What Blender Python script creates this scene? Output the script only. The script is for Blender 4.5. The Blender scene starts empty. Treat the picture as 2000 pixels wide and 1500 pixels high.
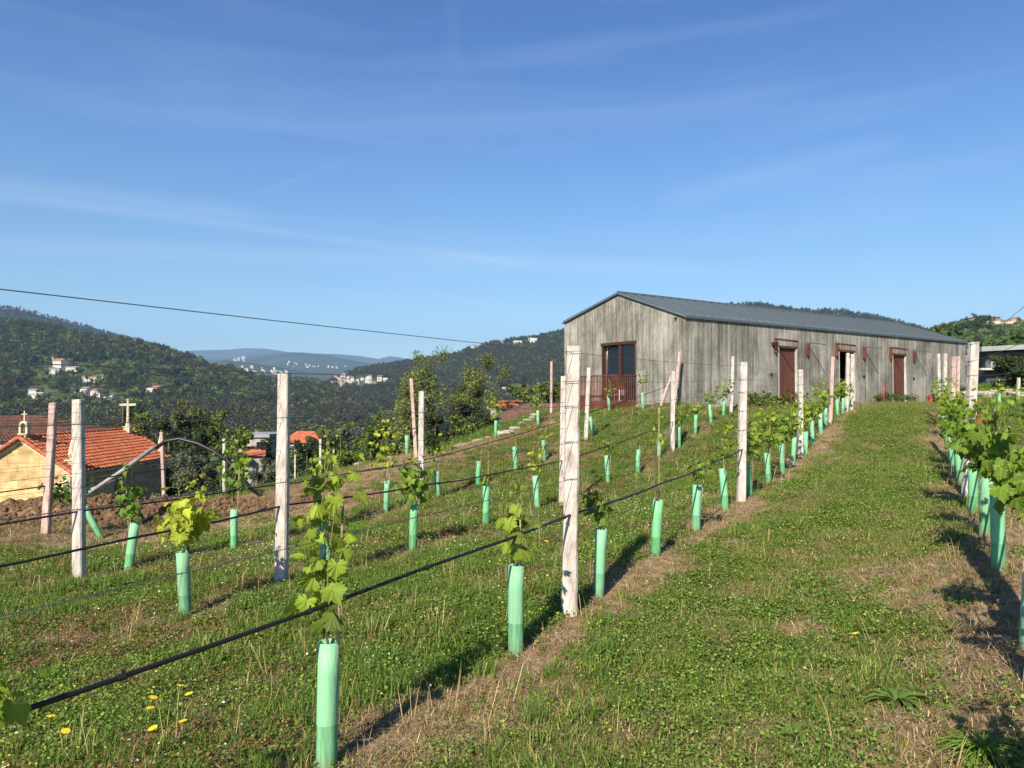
import bpy, math, random
import numpy as np
from mathutils import Vector, Matrix
R = math.radians
random.seed(7); rng = np.random.default_rng(11)
scene = bpy.context.scene
COL = scene.collection

# ------------------------------------------------------------------ camera, sky, sun, exposure
F = 1430.0                       # focal length in photo pixels (2000 px wide)
PITCH = math.atan(29 / F)
cam_d = bpy.data.cameras.new('camera'); cam = bpy.data.objects.new('camera', cam_d); COL.objects.link(cam)
cam_d.sensor_width = 36; cam_d.lens = F / 2000 * 36; cam_d.clip_start = 0.05; cam_d.clip_end = 60000
cam.location = (0, 0, 0); cam.rotation_euler = (R(90) + PITCH, 0, 0)
scene.camera = cam
SUN_EL = R(34.5); SUN_AZ = R(21)  # light travels towards (sin az, cos az)
world = bpy.data.worlds.new("World"); scene.world = world; world.use_nodes = True
wn, wl = world.node_tree.nodes, world.node_tree.links
wn.clear()
sky = wn.new('ShaderNodeTexSky'); sky.sky_type = 'NISHITA'; sky.sun_disc = False
sky.sun_elevation = SUN_EL; sky.sun_rotation = math.pi + SUN_AZ
sky.air_density = 1.0; sky.dust_density = 0.25; sky.ozone_density = 3.0; sky.altitude = 250
bg = wn.new('ShaderNodeBackground'); bg.inputs['Strength'].default_value = 0.090
out = wn.new('ShaderNodeOutputWorld')
tc = wn.new('ShaderNodeTexCoord')
# thin cirrus streaks, by direction in the sky
mp = wn.new('ShaderNodeMapping'); mp.inputs['Rotation'].default_value = (R(-9), R(6), R(14)); mp.inputs['Scale'].default_value = (0.9, 1.6, 11)
nz = wn.new('ShaderNodeTexNoise'); nz.inputs['Scale'].default_value = 1.6; nz.inputs['Detail'].default_value = 7; nz.inputs['Distortion'].default_value = 0.6
rp = wn.new('ShaderNodeValToRGB'); rp.color_ramp.elements[0].position = 0.50; rp.color_ramp.elements[1].position = 0.82
rp.color_ramp.elements[1].color = (0.17, 0.17, 0.17, 1)
mp2 = wn.new('ShaderNodeMapping'); mp2.inputs['Scale'].default_value = (1, 1, 1.6)
nz2 = wn.new('ShaderNodeTexNoise'); nz2.inputs['Scale'].default_value = 1.7; nz2.inputs['Detail'].default_value = 2
mul = wn.new('ShaderNodeMath'); mul.operation = 'MULTIPLY'
mixc = wn.new('ShaderNodeMixRGB'); mixc.inputs['Color2'].default_value = (7.0, 7.2, 7.6, 1)
tint = wn.new('ShaderNodeMixRGB'); tint.blend_type = 'MULTIPLY'; tint.inputs['Fac'].default_value = 1.0; tint.inputs['Color2'].default_value = (1.0, 1.0, 1.0, 1)
wl.new(tc.outputs['Generated'], mp.inputs['Vector']); wl.new(mp.outputs[0], nz.inputs['Vector']); wl.new(nz.outputs['Fac'], rp.inputs['Fac'])
wl.new(tc.outputs['Generated'], mp2.inputs['Vector']); wl.new(mp2.outputs[0], nz2.inputs['Vector'])
wl.new(rp.outputs['Color'], mul.inputs[0]); wl.new(nz2.outputs['Fac'], mul.inputs[1])
# deeper blue overhead, paler towards the horizon
sxyz = wn.new('ShaderNodeSeparateXYZ'); wl.new(tc.outputs['Generated'], sxyz.inputs[0])
tr_ = wn.new('ShaderNodeValToRGB'); te = tr_.color_ramp.elements; te[0].position = 0.02; te[0].color = (0.86, 0.93, 0.92, 1); te[1].position = 1.0; te[1].color = (0.18, 0.42, 0.75, 1)
for p_, c_ in ((0.10, (0.76, 0.90, 0.91)), (0.19, (0.61, 0.81, 0.90)), (0.317, (0.47, 0.72, 0.96)), (0.454, (0.29, 0.56, 0.90))):
    e_ = te.new(p_); e_.color = (*c_, 1)
wl.new(sxyz.outputs['Z'], tr_.inputs['Fac']); wl.new(tr_.outputs['Color'], tint.inputs['Color2'])
# old contrails: thin bands along great circles
def sky_dir(u, v):
    b_ = -(v - 750) / F; return Vector(((u - 1000) / F, math.cos(PITCH) - b_ * math.sin(PITCH), math.sin(PITCH) + b_ * math.cos(PITCH))).normalized()
acc = mul.outputs[0]
for (p0, p1, wdt, amt) in (((0, 381), (1000, 512), .009, .09), ((-100, 352), (500, 420), .02, .08), ((500, 378), (690, 306), .0035, .045), ((1380, 168), (1600, 90), .003, .02), ((1300, 390), (1750, 275), .022, .06), ((0, 478), (1400, 530), .02, .10), ((800, 560), (960, 600), .004, .06), ((885, 0), (890, 130), .016, .018)):
    d0, d1 = sky_dir(*p0), sky_dir(*p1); nrm_ = d0.cross(d1).normalized(); mid_ = (d0 + d1).normalized(); cosw = d0.dot(mid_)
    v1 = wn.new('ShaderNodeVectorMath'); v1.operation = 'DOT_PRODUCT'; v1.inputs[1].default_value = nrm_; wl.new(tc.outputs['Generated'], v1.inputs[0])
    wob = wn.new('ShaderNodeMath'); wob.operation = 'MULTIPLY_ADD'; wl.new(nz.outputs['Fac'], wob.inputs[0]); wob.inputs[1].default_value = wdt * 1.2; wob.inputs[2].default_value = -wdt * .6
    ad = wn.new('ShaderNodeMath'); ad.operation = 'ADD'; wl.new(v1.outputs['Value'], ad.inputs[0]); wl.new(wob.outputs[0], ad.inputs[1])
    ab = wn.new('ShaderNodeMath'); ab.operation = 'ABSOLUTE'; wl.new(ad.outputs[0], ab.inputs[0])
    mr = wn.new('ShaderNodeMapRange'); mr.interpolation_type = 'SMOOTHSTEP'; mr.inputs['From Min'].default_value = 0; mr.inputs['From Max'].default_value = wdt; mr.inputs['To Min'].default_value = amt; mr.inputs['To Max'].default_value = 0; wl.new(ab.outputs[0], mr.inputs['Value'])
    v2 = wn.new('ShaderNodeVectorMath'); v2.operation = 'DOT_PRODUCT'; v2.inputs[1].default_value = mid_; wl.new(tc.outputs['Generated'], v2.inputs[0])
    m2 = wn.new('ShaderNodeMapRange'); m2.interpolation_type = 'SMOOTHSTEP'; m2.inputs['From Min'].default_value = cosw - (1 - cosw) * .35; m2.inputs['From Max'].default_value = cosw + (1 - cosw) * .4; wl.new(v2.outputs['Value'], m2.inputs['Value'])
    pm = wn.new('ShaderNodeMath'); pm.operation = 'MULTIPLY'; wl.new(mr.outputs[0], pm.inputs[0]); wl.new(m2.outputs[0], pm.inputs[1])
    pa = wn.new('ShaderNodeMath'); pa.operation = 'ADD'; wl.new(acc, pa.inputs[0]); wl.new(pm.outputs[0], pa.inputs[1]); acc = pa.outputs[0]
wl.new(sky.outputs[0], tint.inputs['Color1']); wl.new(tint.outputs[0], mixc.inputs['Color1'])
wl.new(acc, mixc.inputs['Fac']); wl.new(mixc.outputs[0], bg.inputs['Color']); wl.new(bg.outputs[0], out.inputs['Surface'])
sd = bpy.data.lights.new('sun', 'SUN'); sd.energy = 5.0; sd.angle = R(0.5); sd.color = (1.0, 0.91, 0.76)
sun = bpy.data.objects.new('sun', sd); COL.objects.link(sun)
sun.rotation_euler = Vector((math.sin(SUN_AZ) * math.cos(SUN_EL), math.cos(SUN_AZ) * math.cos(SUN_EL), -math.sin(SUN_EL))).to_track_quat('-Z', 'Y').to_euler()
sun.location = (-20, -40, 40)
scene.view_settings.view_transform = 'Standard'; scene.view_settings.look = 'None'
scene.view_settings.exposure = 0.85; scene.view_settings.gamma = 1.0
scene.cycles.max_bounces = 8; scene.cycles.transparent_max_bounces = 12
scene.cycles.volume_bounces = 0

# ------------------------------------------------------------------ helpers
def at(u, v, y):
    """world point seen at photo pixel (u, v) at distance y ahead"""
    ca, sa = math.cos(PITCH), math.sin(PITCH); a = (u - 1000) / F; b = -(v - 750) / F
    dx, dy, dz = a, ca - b * sa, sa + b * ca
    k = y / dy
    return Vector((dx * k, y, dz * k))
def zat(u, v, y): return at(u, v, y).z
def fbm(x, y, scale=1.0, octaves=4, seed=0):
    """value noise 0..1"""
    x = np.asarray(x, float) / scale + 37.1 * seed; y = np.asarray(y, float) / scale + 91.7 * seed
    tot = 0; amp = 1; s = 0
    def h(ix, iy):
        n = (ix.astype(np.int64) * 374761393 + iy.astype(np.int64) * 668265263 + seed * 1013) & 0x7fffffff
        n = ((n ^ (n >> 13)) * 1274126177) & 0x7fffffff
        return ((n ^ (n >> 16)) & 0xffff) / 65535.0
    for _ in range(octaves):
        ix, iy = np.floor(x), np.floor(y); fx, fy = x - ix, y - iy
        fx = fx * fx * (3 - 2 * fx); fy = fy * fy * (3 - 2 * fy)
        a, b, c, d = h(ix, iy), h(ix + 1, iy), h(ix, iy + 1), h(ix + 1, iy + 1)
        tot = tot + amp * ((a * (1 - fx) + b * fx) * (1 - fy) + (c * (1 - fx) + d * fx) * fy)
        s += amp; amp *= 0.5; x = x * 2.03 + 5.2; y = y * 2.03 + 1.3
    return tot / s
def sstep(a, b, x):
    t = np.clip((np.asarray(x, float) - a) / (b - a), 0, 1); return t * t * (3 - 2 * t)

def tag(o, label=None, cat=None, group=None, kind=None):
    if label: o['label'] = label
    if cat: o['category'] = cat
    if group: o['group'] = group
    if kind: o['kind'] = kind
    return o
def empty(name, loc, rz=0):
    o = bpy.data.objects.new(name, None); COL.objects.link(o); o.location = loc; o.rotation_euler = (0, 0, rz)
    o.empty_display_size = 0.2
    return o
def np_mesh(name, verts, faces, mats=(), midx=None, cols=None, smooth=False):
    """faces: (n,k) int array of equal-size faces, or list of such arrays"""
    if not isinstance(faces, (list, tuple)): faces = [faces]
    faces = [np.asarray(f, dtype=np.int32) for f in faces if len(f)]
    me = bpy.data.meshes.new(name)
    verts = np.asarray(verts, dtype=np.float32)
    me.vertices.add(len(verts)); me.vertices.foreach_set('co', verts.ravel())
    tot = np.concatenate([np.full(len(f), f.shape[1], dtype=np.int32) for f in faces])
    idx = np.concatenate([f.ravel() for f in faces])
    start = np.concatenate([[0], np.cumsum(tot)[:-1]]).astype(np.int32)
    me.loops.add(len(idx)); me.loops.foreach_set('vertex_index', idx)
    me.polygons.add(len(tot)); me.polygons.foreach_set('loop_start', start); me.polygons.foreach_set('loop_total', tot)
    for m in mats: me.materials.append(m)
    if midx is not None: me.polygons.foreach_set('material_index', np.asarray(midx, dtype=np.int32))
    me.polygons.foreach_set('use_smooth', np.full(len(tot), smooth))
    if cols is not None:
        ca = me.color_attributes.new('Col', 'FLOAT_COLOR', 'POINT')
        c = np.ones((len(verts), 4), np.float32); c[:, :3] = cols
        ca.data.foreach_set('color', c.ravel())
    me.update(calc_edges=True)
    return me
def link(name, me, parent=None, loc=None):
    o = bpy.data.objects.new(name, me); COL.objects.link(o)
    if parent is not None: o.parent = parent
    if loc is not None: o.location = loc
    return o
class MB:
    """collects boxes, tubes and faces into ONE mesh"""
    def __init__(s): s.v = []; s.f = []; s.m = []; s.mi = 0
    def add(s, vs, fs):
        b = len(s.v); s.v += [tuple(p) for p in vs]
        for f in fs: s.f.append(tuple(b + i for i in f)); s.m.append(s.mi)
    def box(s, x0, x1, y0, y1, z0, z1):
        s.add([(x0,y0,z0),(x1,y0,z0),(x1,y1,z0),(x0,y1,z0),(x0,y0,z1),(x1,y0,z1),(x1,y1,z1),(x0,y1,z1)],
              [(0,3,2,1),(4,5,6,7),(0,1,5,4),(1,2,6,5),(2,3,7,6),(3,0,4,7)])
    def tube(s, pts, rad, n=8, caps=True):
        pts = [Vector(p) for p in pts]
        if not hasattr(rad, '__len__'): rad = [rad] * len(pts)
        b = len(s.v); ref = None
        for i, p in enumerate(pts):
            d = (pts[min(i + 1, len(pts) - 1)] - pts[max(i - 1, 0)]).normalized()
            if ref is None: ref = Vector((0, 0, 1)) if abs(d.z) < 0.9 else Vector((1, 0, 0))
            a = d.cross(ref).normalized(); c = a.cross(d).normalized(); ref = c
            for k in range(n):
                t = 2 * math.pi * k / n; q = p + (a * math.cos(t) + c * math.sin(t)) * rad[i]
                s.v.append(tuple(q))
        for i in range(len(pts) - 1):
            for k in range(n):
                k2 = (k + 1) % n
                s.f.append((b + i*n + k, b + i*n + k2, b + (i+1)*n + k2, b + (i+1)*n + k)); s.m.append(s.mi)
        if caps:
            s.f.append(tuple(b + k for k in range(n))[::-1]); s.m.append(s.mi)
            s.f.append(tuple(b + (len(pts)-1)*n + k for k in range(n))); s.m.append(s.mi)
    def lathe(s, prof, n=16, c=(0,0)):
        b = len(s.v)
        for r, z in prof:
            for k in range(n):
                t = 2*math.pi*k/n; s.v.append((c[0]+r*math.cos(t), c[1]+r*math.sin(t), z))
        for i in range(len(prof)-1):
            for k in range(n):
                k2 = (k+1) % n; s.f.append((b+i*n+k, b+i*n+k2, b+(i+1)*n+k2, b+(i+1)*n+k)); s.m.append(s.mi)
    def build(s, name, mats, parent=None, loc=None, smooth=False):
        if not isinstance(mats, (list, tuple)): mats = [mats]
        me = bpy.data.meshes.new(name); me.from_pydata(s.v, [], s.f)
        for m in mats: me.materials.append(m)
        me.polygons.foreach_set('material_index', s.m)
        me.polygons.foreach_set('use_smooth', [smooth] * len(s.f)); me.update()
        return link(name, me, parent, loc)
def rotmats(nrm, spin):
    """(n,3,3) matrices whose z axis is nrm, spun by spin"""
    nrm = nrm / np.linalg.norm(nrm, axis=1, keepdims=True)
    ref = np.where(np.abs(nrm[:, 2:3]) < 0.95, np.array([[0., 0, 1]]), np.array([[1., 0, 0]]))
    a = np.cross(ref, nrm); a /= np.linalg.norm(a, axis=1, keepdims=True); b = np.cross(nrm, a)
    c, s = np.cos(spin)[:, None], np.sin(spin)[:, None]
    return np.stack([a * c + b * s, -a * s + b * c, nrm], axis=2)
def stamp(tv, tf, pos, rot, scl, cols=None):
    """copies template (tv verts, tf faces) to each pos -> verts, faces, per-vertex cols"""
    n, k = len(pos), len(tv)
    scl = np.asarray(scl, float); scl = scl[:, None, None] if scl.ndim == 1 else scl[:, None, :]
    v = np.einsum('nij,nkj->nki', rot, tv[None] * scl) + pos[:, None, :]
    f = (tf[None] + (np.arange(n) * k)[:, None, None]).reshape(-1, tf.shape[1])
    c = None if cols is None else np.repeat(cols, k, axis=0)
    return v.reshape(-1, 3), f, c

# ------------------------------------------------------------------ materials
MATS = {}
def mat(name, base=(0.5, 0.5, 0.5), rough=0.8, metal=0.0, spec=0.3):
    m = bpy.data.materials.new(name); m.use_nodes = True; MATS[name] = m
    b = m.node_tree.nodes['Principled BSDF']
    b.inputs['Base Color'].default_value = (*base, 1); b.inputs['Roughness'].default_value = rough
    b.inputs['Metallic'].default_value = metal; b.inputs['Specular IOR Level'].default_value = spec
    return m
def nodes(m): return m.node_tree.nodes, m.node_tree.links, m.node_tree.nodes['Principled BSDF']
def noise_col(m, cols, scale=(1, 1, 1), nscale=5.0, detail=6, lo=0.3, hi=0.7, bump=0.0, bscale=None, coord='Object', rough=0.6, dist=0.0):
    """colour ramp over stretched noise, optional bump"""
    n, l, b = nodes(m)
    t = n.new('ShaderNodeTexCoord'); mpp = n.new('ShaderNodeMapping'); mpp.inputs['Scale'].default_value = scale
    x = n.new('ShaderNodeTexNoise'); x.inputs['Scale'].default_value = nscale; x.inputs['Detail'].default_value = detail
    x.inputs['Roughness'].default_value = rough; x.inputs['Distortion'].default_value = dist
    r = n.new('ShaderNodeValToRGB'); e = r.color_ramp.elements
    while len(e) < len(cols): e.new(0.5)
    for i, c in enumerate(cols):
        e[i].position = lo + (hi - lo) * i / (len(cols) - 1); e[i].color = (*c, 1)
    l.new(t.outputs[coord], mpp.inputs['Vector']); l.new(mpp.outputs[0], x.inputs['Vector']); l.new(x.outputs['Fac'], r.inputs['Fac'])
    oi = n.new('ShaderNodeObjectInfo'); sc_ = n.new('ShaderNodeMath'); sc_.operation = 'MULTIPLY'; sc_.inputs[1].default_value = 17; l.new(oi.outputs['Random'], sc_.inputs[0]); l.new(sc_.outputs[0], mpp.inputs['Location'])
    l.new(r.outputs['Color'], b.inputs['Base Color'])
    if bump:
        y = n.new('ShaderNodeTexNoise'); y.inputs['Scale'].default_value = bscale or nscale * 4; y.inputs['Detail'].default_value = 5
        l.new(mpp.outputs[0], y.inputs['Vector'])
        bp = n.new('ShaderNodeBump'); bp.inputs['Strength'].default_value = bump; bp.inputs['Distance'].default_value = 0.02
        l.new(y.outputs['Fac'], bp.inputs['Height']); l.new(bp.outputs['Normal'], b.inputs['Normal'])
    return r
def leaf_mat(name, trans=0.45, rough=0.55, spec=0.25):
    m = mat(name, rough=rough, spec=spec); n, l, b = nodes(m)
    a = n.new('ShaderNodeAttribute'); a.attribute_name = 'Col'
    l.new(a.outputs['Color'], b.inputs['Base Color'])
    tr = n.new('ShaderNodeBsdfTranslucent')
    g = n.new('ShaderNodeMixRGB'); g.blend_type = 'MULTIPLY'; g.inputs['Fac'].default_value = 1; g.inputs['Color2'].default_value = (1.35, 1.25, 0.5, 1)
    l.new(a.outputs['Color'], g.inputs['Color1']); l.new(g.outputs[0], tr.inputs['Color'])
    mx = n.new('ShaderNodeMixShader'); mx.inputs['Fac'].default_value = trans
    l.new(b.outputs[0], mx.inputs[1]); l.new(tr.outputs[0], mx.inputs[2]); l.new(mx.outputs[0], n['Material Output'].inputs['Surface'])
    return m
M_leaf = leaf_mat('vine_leaf', 0.40); M_tree = leaf_mat('tree_leaf', 0.3); M_grass = leaf_mat('grass_blade', 0.3, 0.6)
M_straw = leaf_mat('straw', 0.15, 0.8); M_flower = leaf_mat('petal', 0.2, 0.7)
M_post = mat('granite_post', rough=0.9); noise_col(M_post, [(0.22,0.17,0.15),(0.40,0.35,0.31),(0.50,0.45,0.41),(0.58,0.54,0.50)], (1,1,.35), 14, 6, .28, .7, .5, 60)
M_postpink = mat('pink_granite_post', rough=0.9); noise_col(M_postpink, [(0.30,0.19,0.17),(0.45,0.32,0.28),(0.52,0.40,0.36)], (1,1,.35), 12, 6, .3, .7, .5, 60)
M_bark = mat('bark', rough=0.95); noise_col(M_bark, [(0.06,0.045,0.035),(0.16,0.12,0.09)], (1,1,.3), 20, 4, .3, .7, .4)
M_cane = mat('bamboo', rough=0.7); noise_col(M_cane, [(0.16,0.10,0.06),(0.40,0.30,0.20)], (1,1,.4), 25, 4)
M_wire = mat('galvanised_wire', (0.12,0.12,0.12), 0.5, 0.4)
M_hose = mat('black_polythene', (0.012,0.012,0.013), 0.45, 0, 0.4)
M_cable = mat('cable', (0.02,0.02,0.022), 0.6)
M_greypipe = mat('grey_pole', rough=0.7); noise_col(M_greypipe, [(0.20,0.18,0.16),(0.38,0.35,0.31)], (1,1,1), 9, 3)
M_corten = mat('rust_red_steel', rough=0.75); noise_col(M_corten, [(0.075,0.025,0.015),(0.125,0.038,0.021),(0.175,0.056,0.030)], (1,1,.5), 4, 5)
M_door = mat('rust_red_door', rough=0.7); noise_col(M_door, [(0.085,0.032,0.020),(0.12,0.046,0.028)], (1,1,.2), 2.5, 4, .35, .65)
M_frame = mat('dark_red_frame', (0.06,0.022,0.015), 0.6)
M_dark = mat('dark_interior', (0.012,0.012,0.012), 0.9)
M_black = mat('black_plastic', (0.02,0.02,0.02), 0.5)
M_white = mat('white_paint', (0.75,0.74,0.72), 0.6)
M_red = mat('red_paint', (0.45,0.04,0.05), 0.4)
M_glass = mat('window_glass', (0.008,0.010,0.013), 0.03, 0, 0.5)
M_clear = mat('clear_glass', (0.85,0.95,0.92), 0.02); M_clear.node_tree.nodes['Principled BSDF'].inputs['Alpha'].default_value = 0.13
M_plinth = mat('pale_concrete', rough=0.9); noise_col(M_plinth, [(0.36,0.33,0.29),(0.52,0.49,0.44)], (1,1,1), 3, 5, .3, .7, .3)
# board-marked concrete: vertical boards with streaks
def concrete_mat(name, light=1.0):
    m = mat(name, rough=0.92); n, l, b = nodes(m)
    t = n.new('ShaderNodeTexCoord')
    sx = n.new('ShaderNodeSeparateXYZ'); l.new(t.outputs['Object'], sx.inputs[0])
    s = n.new('ShaderNodeMath'); s.operation = 'SUBTRACT'; l.new(sx.outputs['X'], s.inputs[0]); l.new(sx.outputs['Y'], s.inputs[1])   # runs along either wall
    cb = n.new('ShaderNodeCombineXYZ'); l.new(s.outputs[0], cb.inputs['X']); l.new(sx.outputs['Z'], cb.inputs['Z'])
    def nzn(scale, ns, det, ro=0.6, dist=0.0):
        mpp = n.new('ShaderNodeMapping'); mpp.inputs['Scale'].default_value = scale; l.new(cb.outputs[0], mpp.inputs['Vector'])
        x = n.new('ShaderNodeTexNoise'); x.inputs['Scale'].default_value = ns; x.inputs['Detail'].default_value = det; x.inputs['Roughness'].default_value = ro; x.inputs['Distortion'].default_value = dist
        l.new(mpp.outputs[0], x.inputs['Vector']); return x.outputs['Fac']
    streak = nzn((8, 1, 0.28), 1.0, 8, 0.70, 0.25); blot = nzn((0.8, 1, 0.55), 1.0, 5, 0.62, 0.5); fine = nzn((14, 1, 5), 1.0, 8, 0.8, 0.4)
    # per-board random
    fl = n.new('ShaderNodeMath'); fl.operation = 'MULTIPLY'; fl.inputs[1].default_value = 6.7; l.new(s.outputs[0], fl.inputs[0])
    fo = n.new('ShaderNodeMath'); fo.operation = 'FLOOR'; l.new(fl.outputs[0], fo.inputs[0])
    zf = n.new('ShaderNodeMath'); zf.operation = 'MULTIPLY'; zf.inputs[1].default_value = 0.8; l.new(sx.outputs['Z'], zf.inputs[0])
    wn1 = n.new('ShaderNodeTexWhiteNoise'); wn1.noise_dimensions = '1D'; l.new(fo.outputs[0], wn1.inputs['W'])
    def mad(a, k, c=None):
        q = n.new('ShaderNodeMath'); q.operation = 'MULTIPLY_ADD'; l.new(a, q.inputs[0]); q.inputs[1].default_value = k
        if c is None: q.inputs[2].default_value = 0
        elif isinstance(c, float): q.inputs[2].default_value = c
        else: l.new(c, q.inputs[2])
        return q.outputs[0]
    v = mad(streak, 0.85, mad(blot, 0.75, mad(fine, 0.50, mad(wn1.outputs['Value'], 0.05, -0.55))))
    r = n.new('ShaderNodeValToRGB'); e = r.color_ramp.elements
    cols = [(0.082,0.075,0.064),(0.145,0.135,0.115),(0.235,0.222,0.192),(0.40,0.38,0.335)]
    while len(e) < 4: e.new(0.5)
    for i, (p, c) in enumerate(zip((0.30, 0.44, 0.56, 0.74), cols)): e[i].position = p; e[i].color = (*[q * light for q in c], 1)
    l.new(v, r.inputs['Fac'])
    # board joint lines
    fr = n.new('ShaderNodeMath'); fr.operation = 'FRACT'; l.new(fl.outputs[0], fr.inputs[0])
    lt = n.new('ShaderNodeMath'); lt.operation = 'LESS_THAN'; lt.inputs[1].default_value = 0.08; l.new(fr.outputs[0], lt.inputs[0])
    mk = n.new('ShaderNodeMixRGB'); mk.blend_type = 'MULTIPLY'; mk.inputs['Color2'].default_value = (0.86, 0.86, 0.86, 1)
    l.new(lt.outputs[0], mk.inputs['Fac']); l.new(r.outputs['Color'], mk.inputs['Color1']); l.new(mk.outputs[0], b.inputs['Base Color'])
    bp = n.new('ShaderNodeBump'); bp.inputs['Strength'].default_value = 0.35; bp.inputs['Distance'].default_value = 0.03
    l.new(fine, bp.inputs['Height']); l.new(bp.outputs[0], b.inputs['Normal'])
    return m
M_conc = concrete_mat('board_marked_concrete')
M_zinc = mat('zinc_roof', rough=0.55, metal=0.2); noise_col(M_zinc, [(0.11,0.138,0.158),(0.17,0.20,0.222)], (1,.3,1), 2.0, 4)
M_zincd = mat('zinc_trim', (0.085,0.105,0.122), 0.5, 0.2)
def guard_mat():
    m = mat('vine_guard', rough=0.5, spec=0.3); n, l, b = nodes(m)
    t = n.new('ShaderNodeTexCoord'); sx = n.new('ShaderNodeSeparateXYZ'); l.new(t.outputs['Object'], sx.inputs[0])
    mpp = n.new('ShaderNodeMapping'); mpp.inputs['Scale'].default_value = (60, 60, 4); l.new(t.outputs['Object'], mpp.inputs['Vector'])
    x = n.new('ShaderNodeTexNoise'); x.inputs['Scale'].default_value = 1; x.inputs['Detail'].default_value = 4; l.new(mpp.outputs[0], x.inputs['Vector'])
    r = n.new('ShaderNodeValToRGB'); e = r.color_ramp.elements; e[0].position = 0.3; e[1].position = 0.62
    e[0].color = (0.10, 0.32, 0.14, 1); e[1].color = (0.19, 0.53, 0.26, 1); l.new(x.outputs['Fac'], r.inputs['Fac'])
    vo = n.new('ShaderNodeTexVoronoi'); vo.inputs['Scale'].default_value = 260; vo.inputs['Randomness'].default_value = 0.15; l.new(t.outputs['Object'], vo.inputs['Vector'])
    r2 = n.new('ShaderNodeValToRGB'); e = r2.color_ramp.elements; e[0].position = 0.25; e[1].position = 0.6
    e[0].color = (0.33, 0.68, 0.41, 1); e[1].color = (0.22, 0.56, 0.29, 1); l.new(vo.outputs['Distance'], r2.inputs['Fac'])
    gt = n.new('ShaderNodeMath'); gt.operation = 'GREATER_THAN'; gt.inputs[1].default_value = 0.19; l.new(sx.outputs['Z'], gt.inputs[0])
    mk = n.new('ShaderNodeMixRGB'); l.new(gt.outputs[0], mk.inputs['Fac']); l.new(r.outputs[0], mk.inputs['Color1']); l.new(r2.outputs[0], mk.inputs['Color2'])
    # mud splashes at the foot
    md = n.new('ShaderNodeMapRange'); md.inputs['From Min'].default_value = 0.01; md.inputs['From Max'].default_value = 0.10; md.inputs['To Min'].default_value = 0.75; md.inputs['To Max'].default_value = 0
    l.new(sx.outputs['Z'], md.inputs['Value'])
    mm = n.new('ShaderNodeMath'); mm.operation = 'MULTIPLY'; l.new(md.outputs[0], mm.inputs[0]); l.new(x.outputs['Fac'], mm.inputs[1])
    mk2 = n.new('ShaderNodeMixRGB'); l.new(mm.outputs[0], mk2.inputs['Fac']); l.new(mk.outputs[0], mk2.inputs['Color1']); mk2.inputs['Color2'].default_value = (0.25, 0.18, 0.10, 1)
    oi = n.new('ShaderNodeObjectInfo'); hsv = n.new('ShaderNodeHueSaturation')
    for nm_, lo_, hi_, k_ in (('Saturation', .86, 1.08, 1.0), ('Value', .88, 1.12, 7.3), ('Hue', .488, .512, 3.7)):
        q1 = n.new('ShaderNodeMath'); q1.operation = 'MULTIPLY'; q1.inputs[1].default_value = k_; l.new(oi.outputs['Random'], q1.inputs[0])
        q2 = n.new('ShaderNodeMath'); q2.operation = 'FRACT'; l.new(q1.outputs[0], q2.inputs[0])
        q3 = n.new('ShaderNodeMapRange'); q3.inputs['To Min'].default_value = lo_; q3.inputs['To Max'].default_value = hi_; l.new(q2.outputs[0], q3.inputs['Value']); l.new(q3.outputs[0], hsv.inputs[nm_])
    l.new(mk2.outputs[0], hsv.inputs['Color']); mk2 = hsv
    mpc = n.new('ShaderNodeMapping'); mpc.inputs['Scale'].default_value = (14, 14, 3); l.new(t.outputs['Object'], mpc.inputs['Vector'])
    xc = n.new('ShaderNodeTexNoise'); xc.inputs['Scale'].default_value = 1.5; xc.inputs['Distortion'].default_value = 1.0; l.new(mpc.outputs[0], xc.inputs['Vector'])
    bpc = n.new('ShaderNodeBump'); bpc.inputs['Strength'].default_value = .5; bpc.inputs['Distance'].default_value = .01; l.new(xc.outputs['Fac'], bpc.inputs['Height']); l.new(bpc.outputs[0], b.inputs['Normal'])
    l.new(mk2.outputs[0], b.inputs['Base Color'])
    tr = n.new('ShaderNodeBsdfTranslucent'); l.new(mk2.outputs[0], tr.inputs['Color'])
    mx = n.new('ShaderNodeMixShader'); mx.inputs['Fac'].default_value = 0.3
    l.new(b.outputs[0], mx.inputs[1]); l.new(tr.outputs[0], mx.inputs[2]); l.new(mx.outputs[0], n['Material Output'].inputs['Surface'])
    return m
M_guard = guard_mat()
def tile_mat(name, cols, bright=1.0):
    m = mat(name, rough=0.85); noise_col(m, cols, (1, 1, 1), 3.0, 6, .3, .7); return m
M_tile = tile_mat('clay_tile', [(0.27,0.075,0.034),(0.43,0.12,0.052),(0.52,0.19,0.09)])
M_oldtile = tile_mat('weathered_clay_tile', [(0.035,0.025,0.02),(0.085,0.04,0.028),(0.17,0.075,0.048)])
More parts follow.
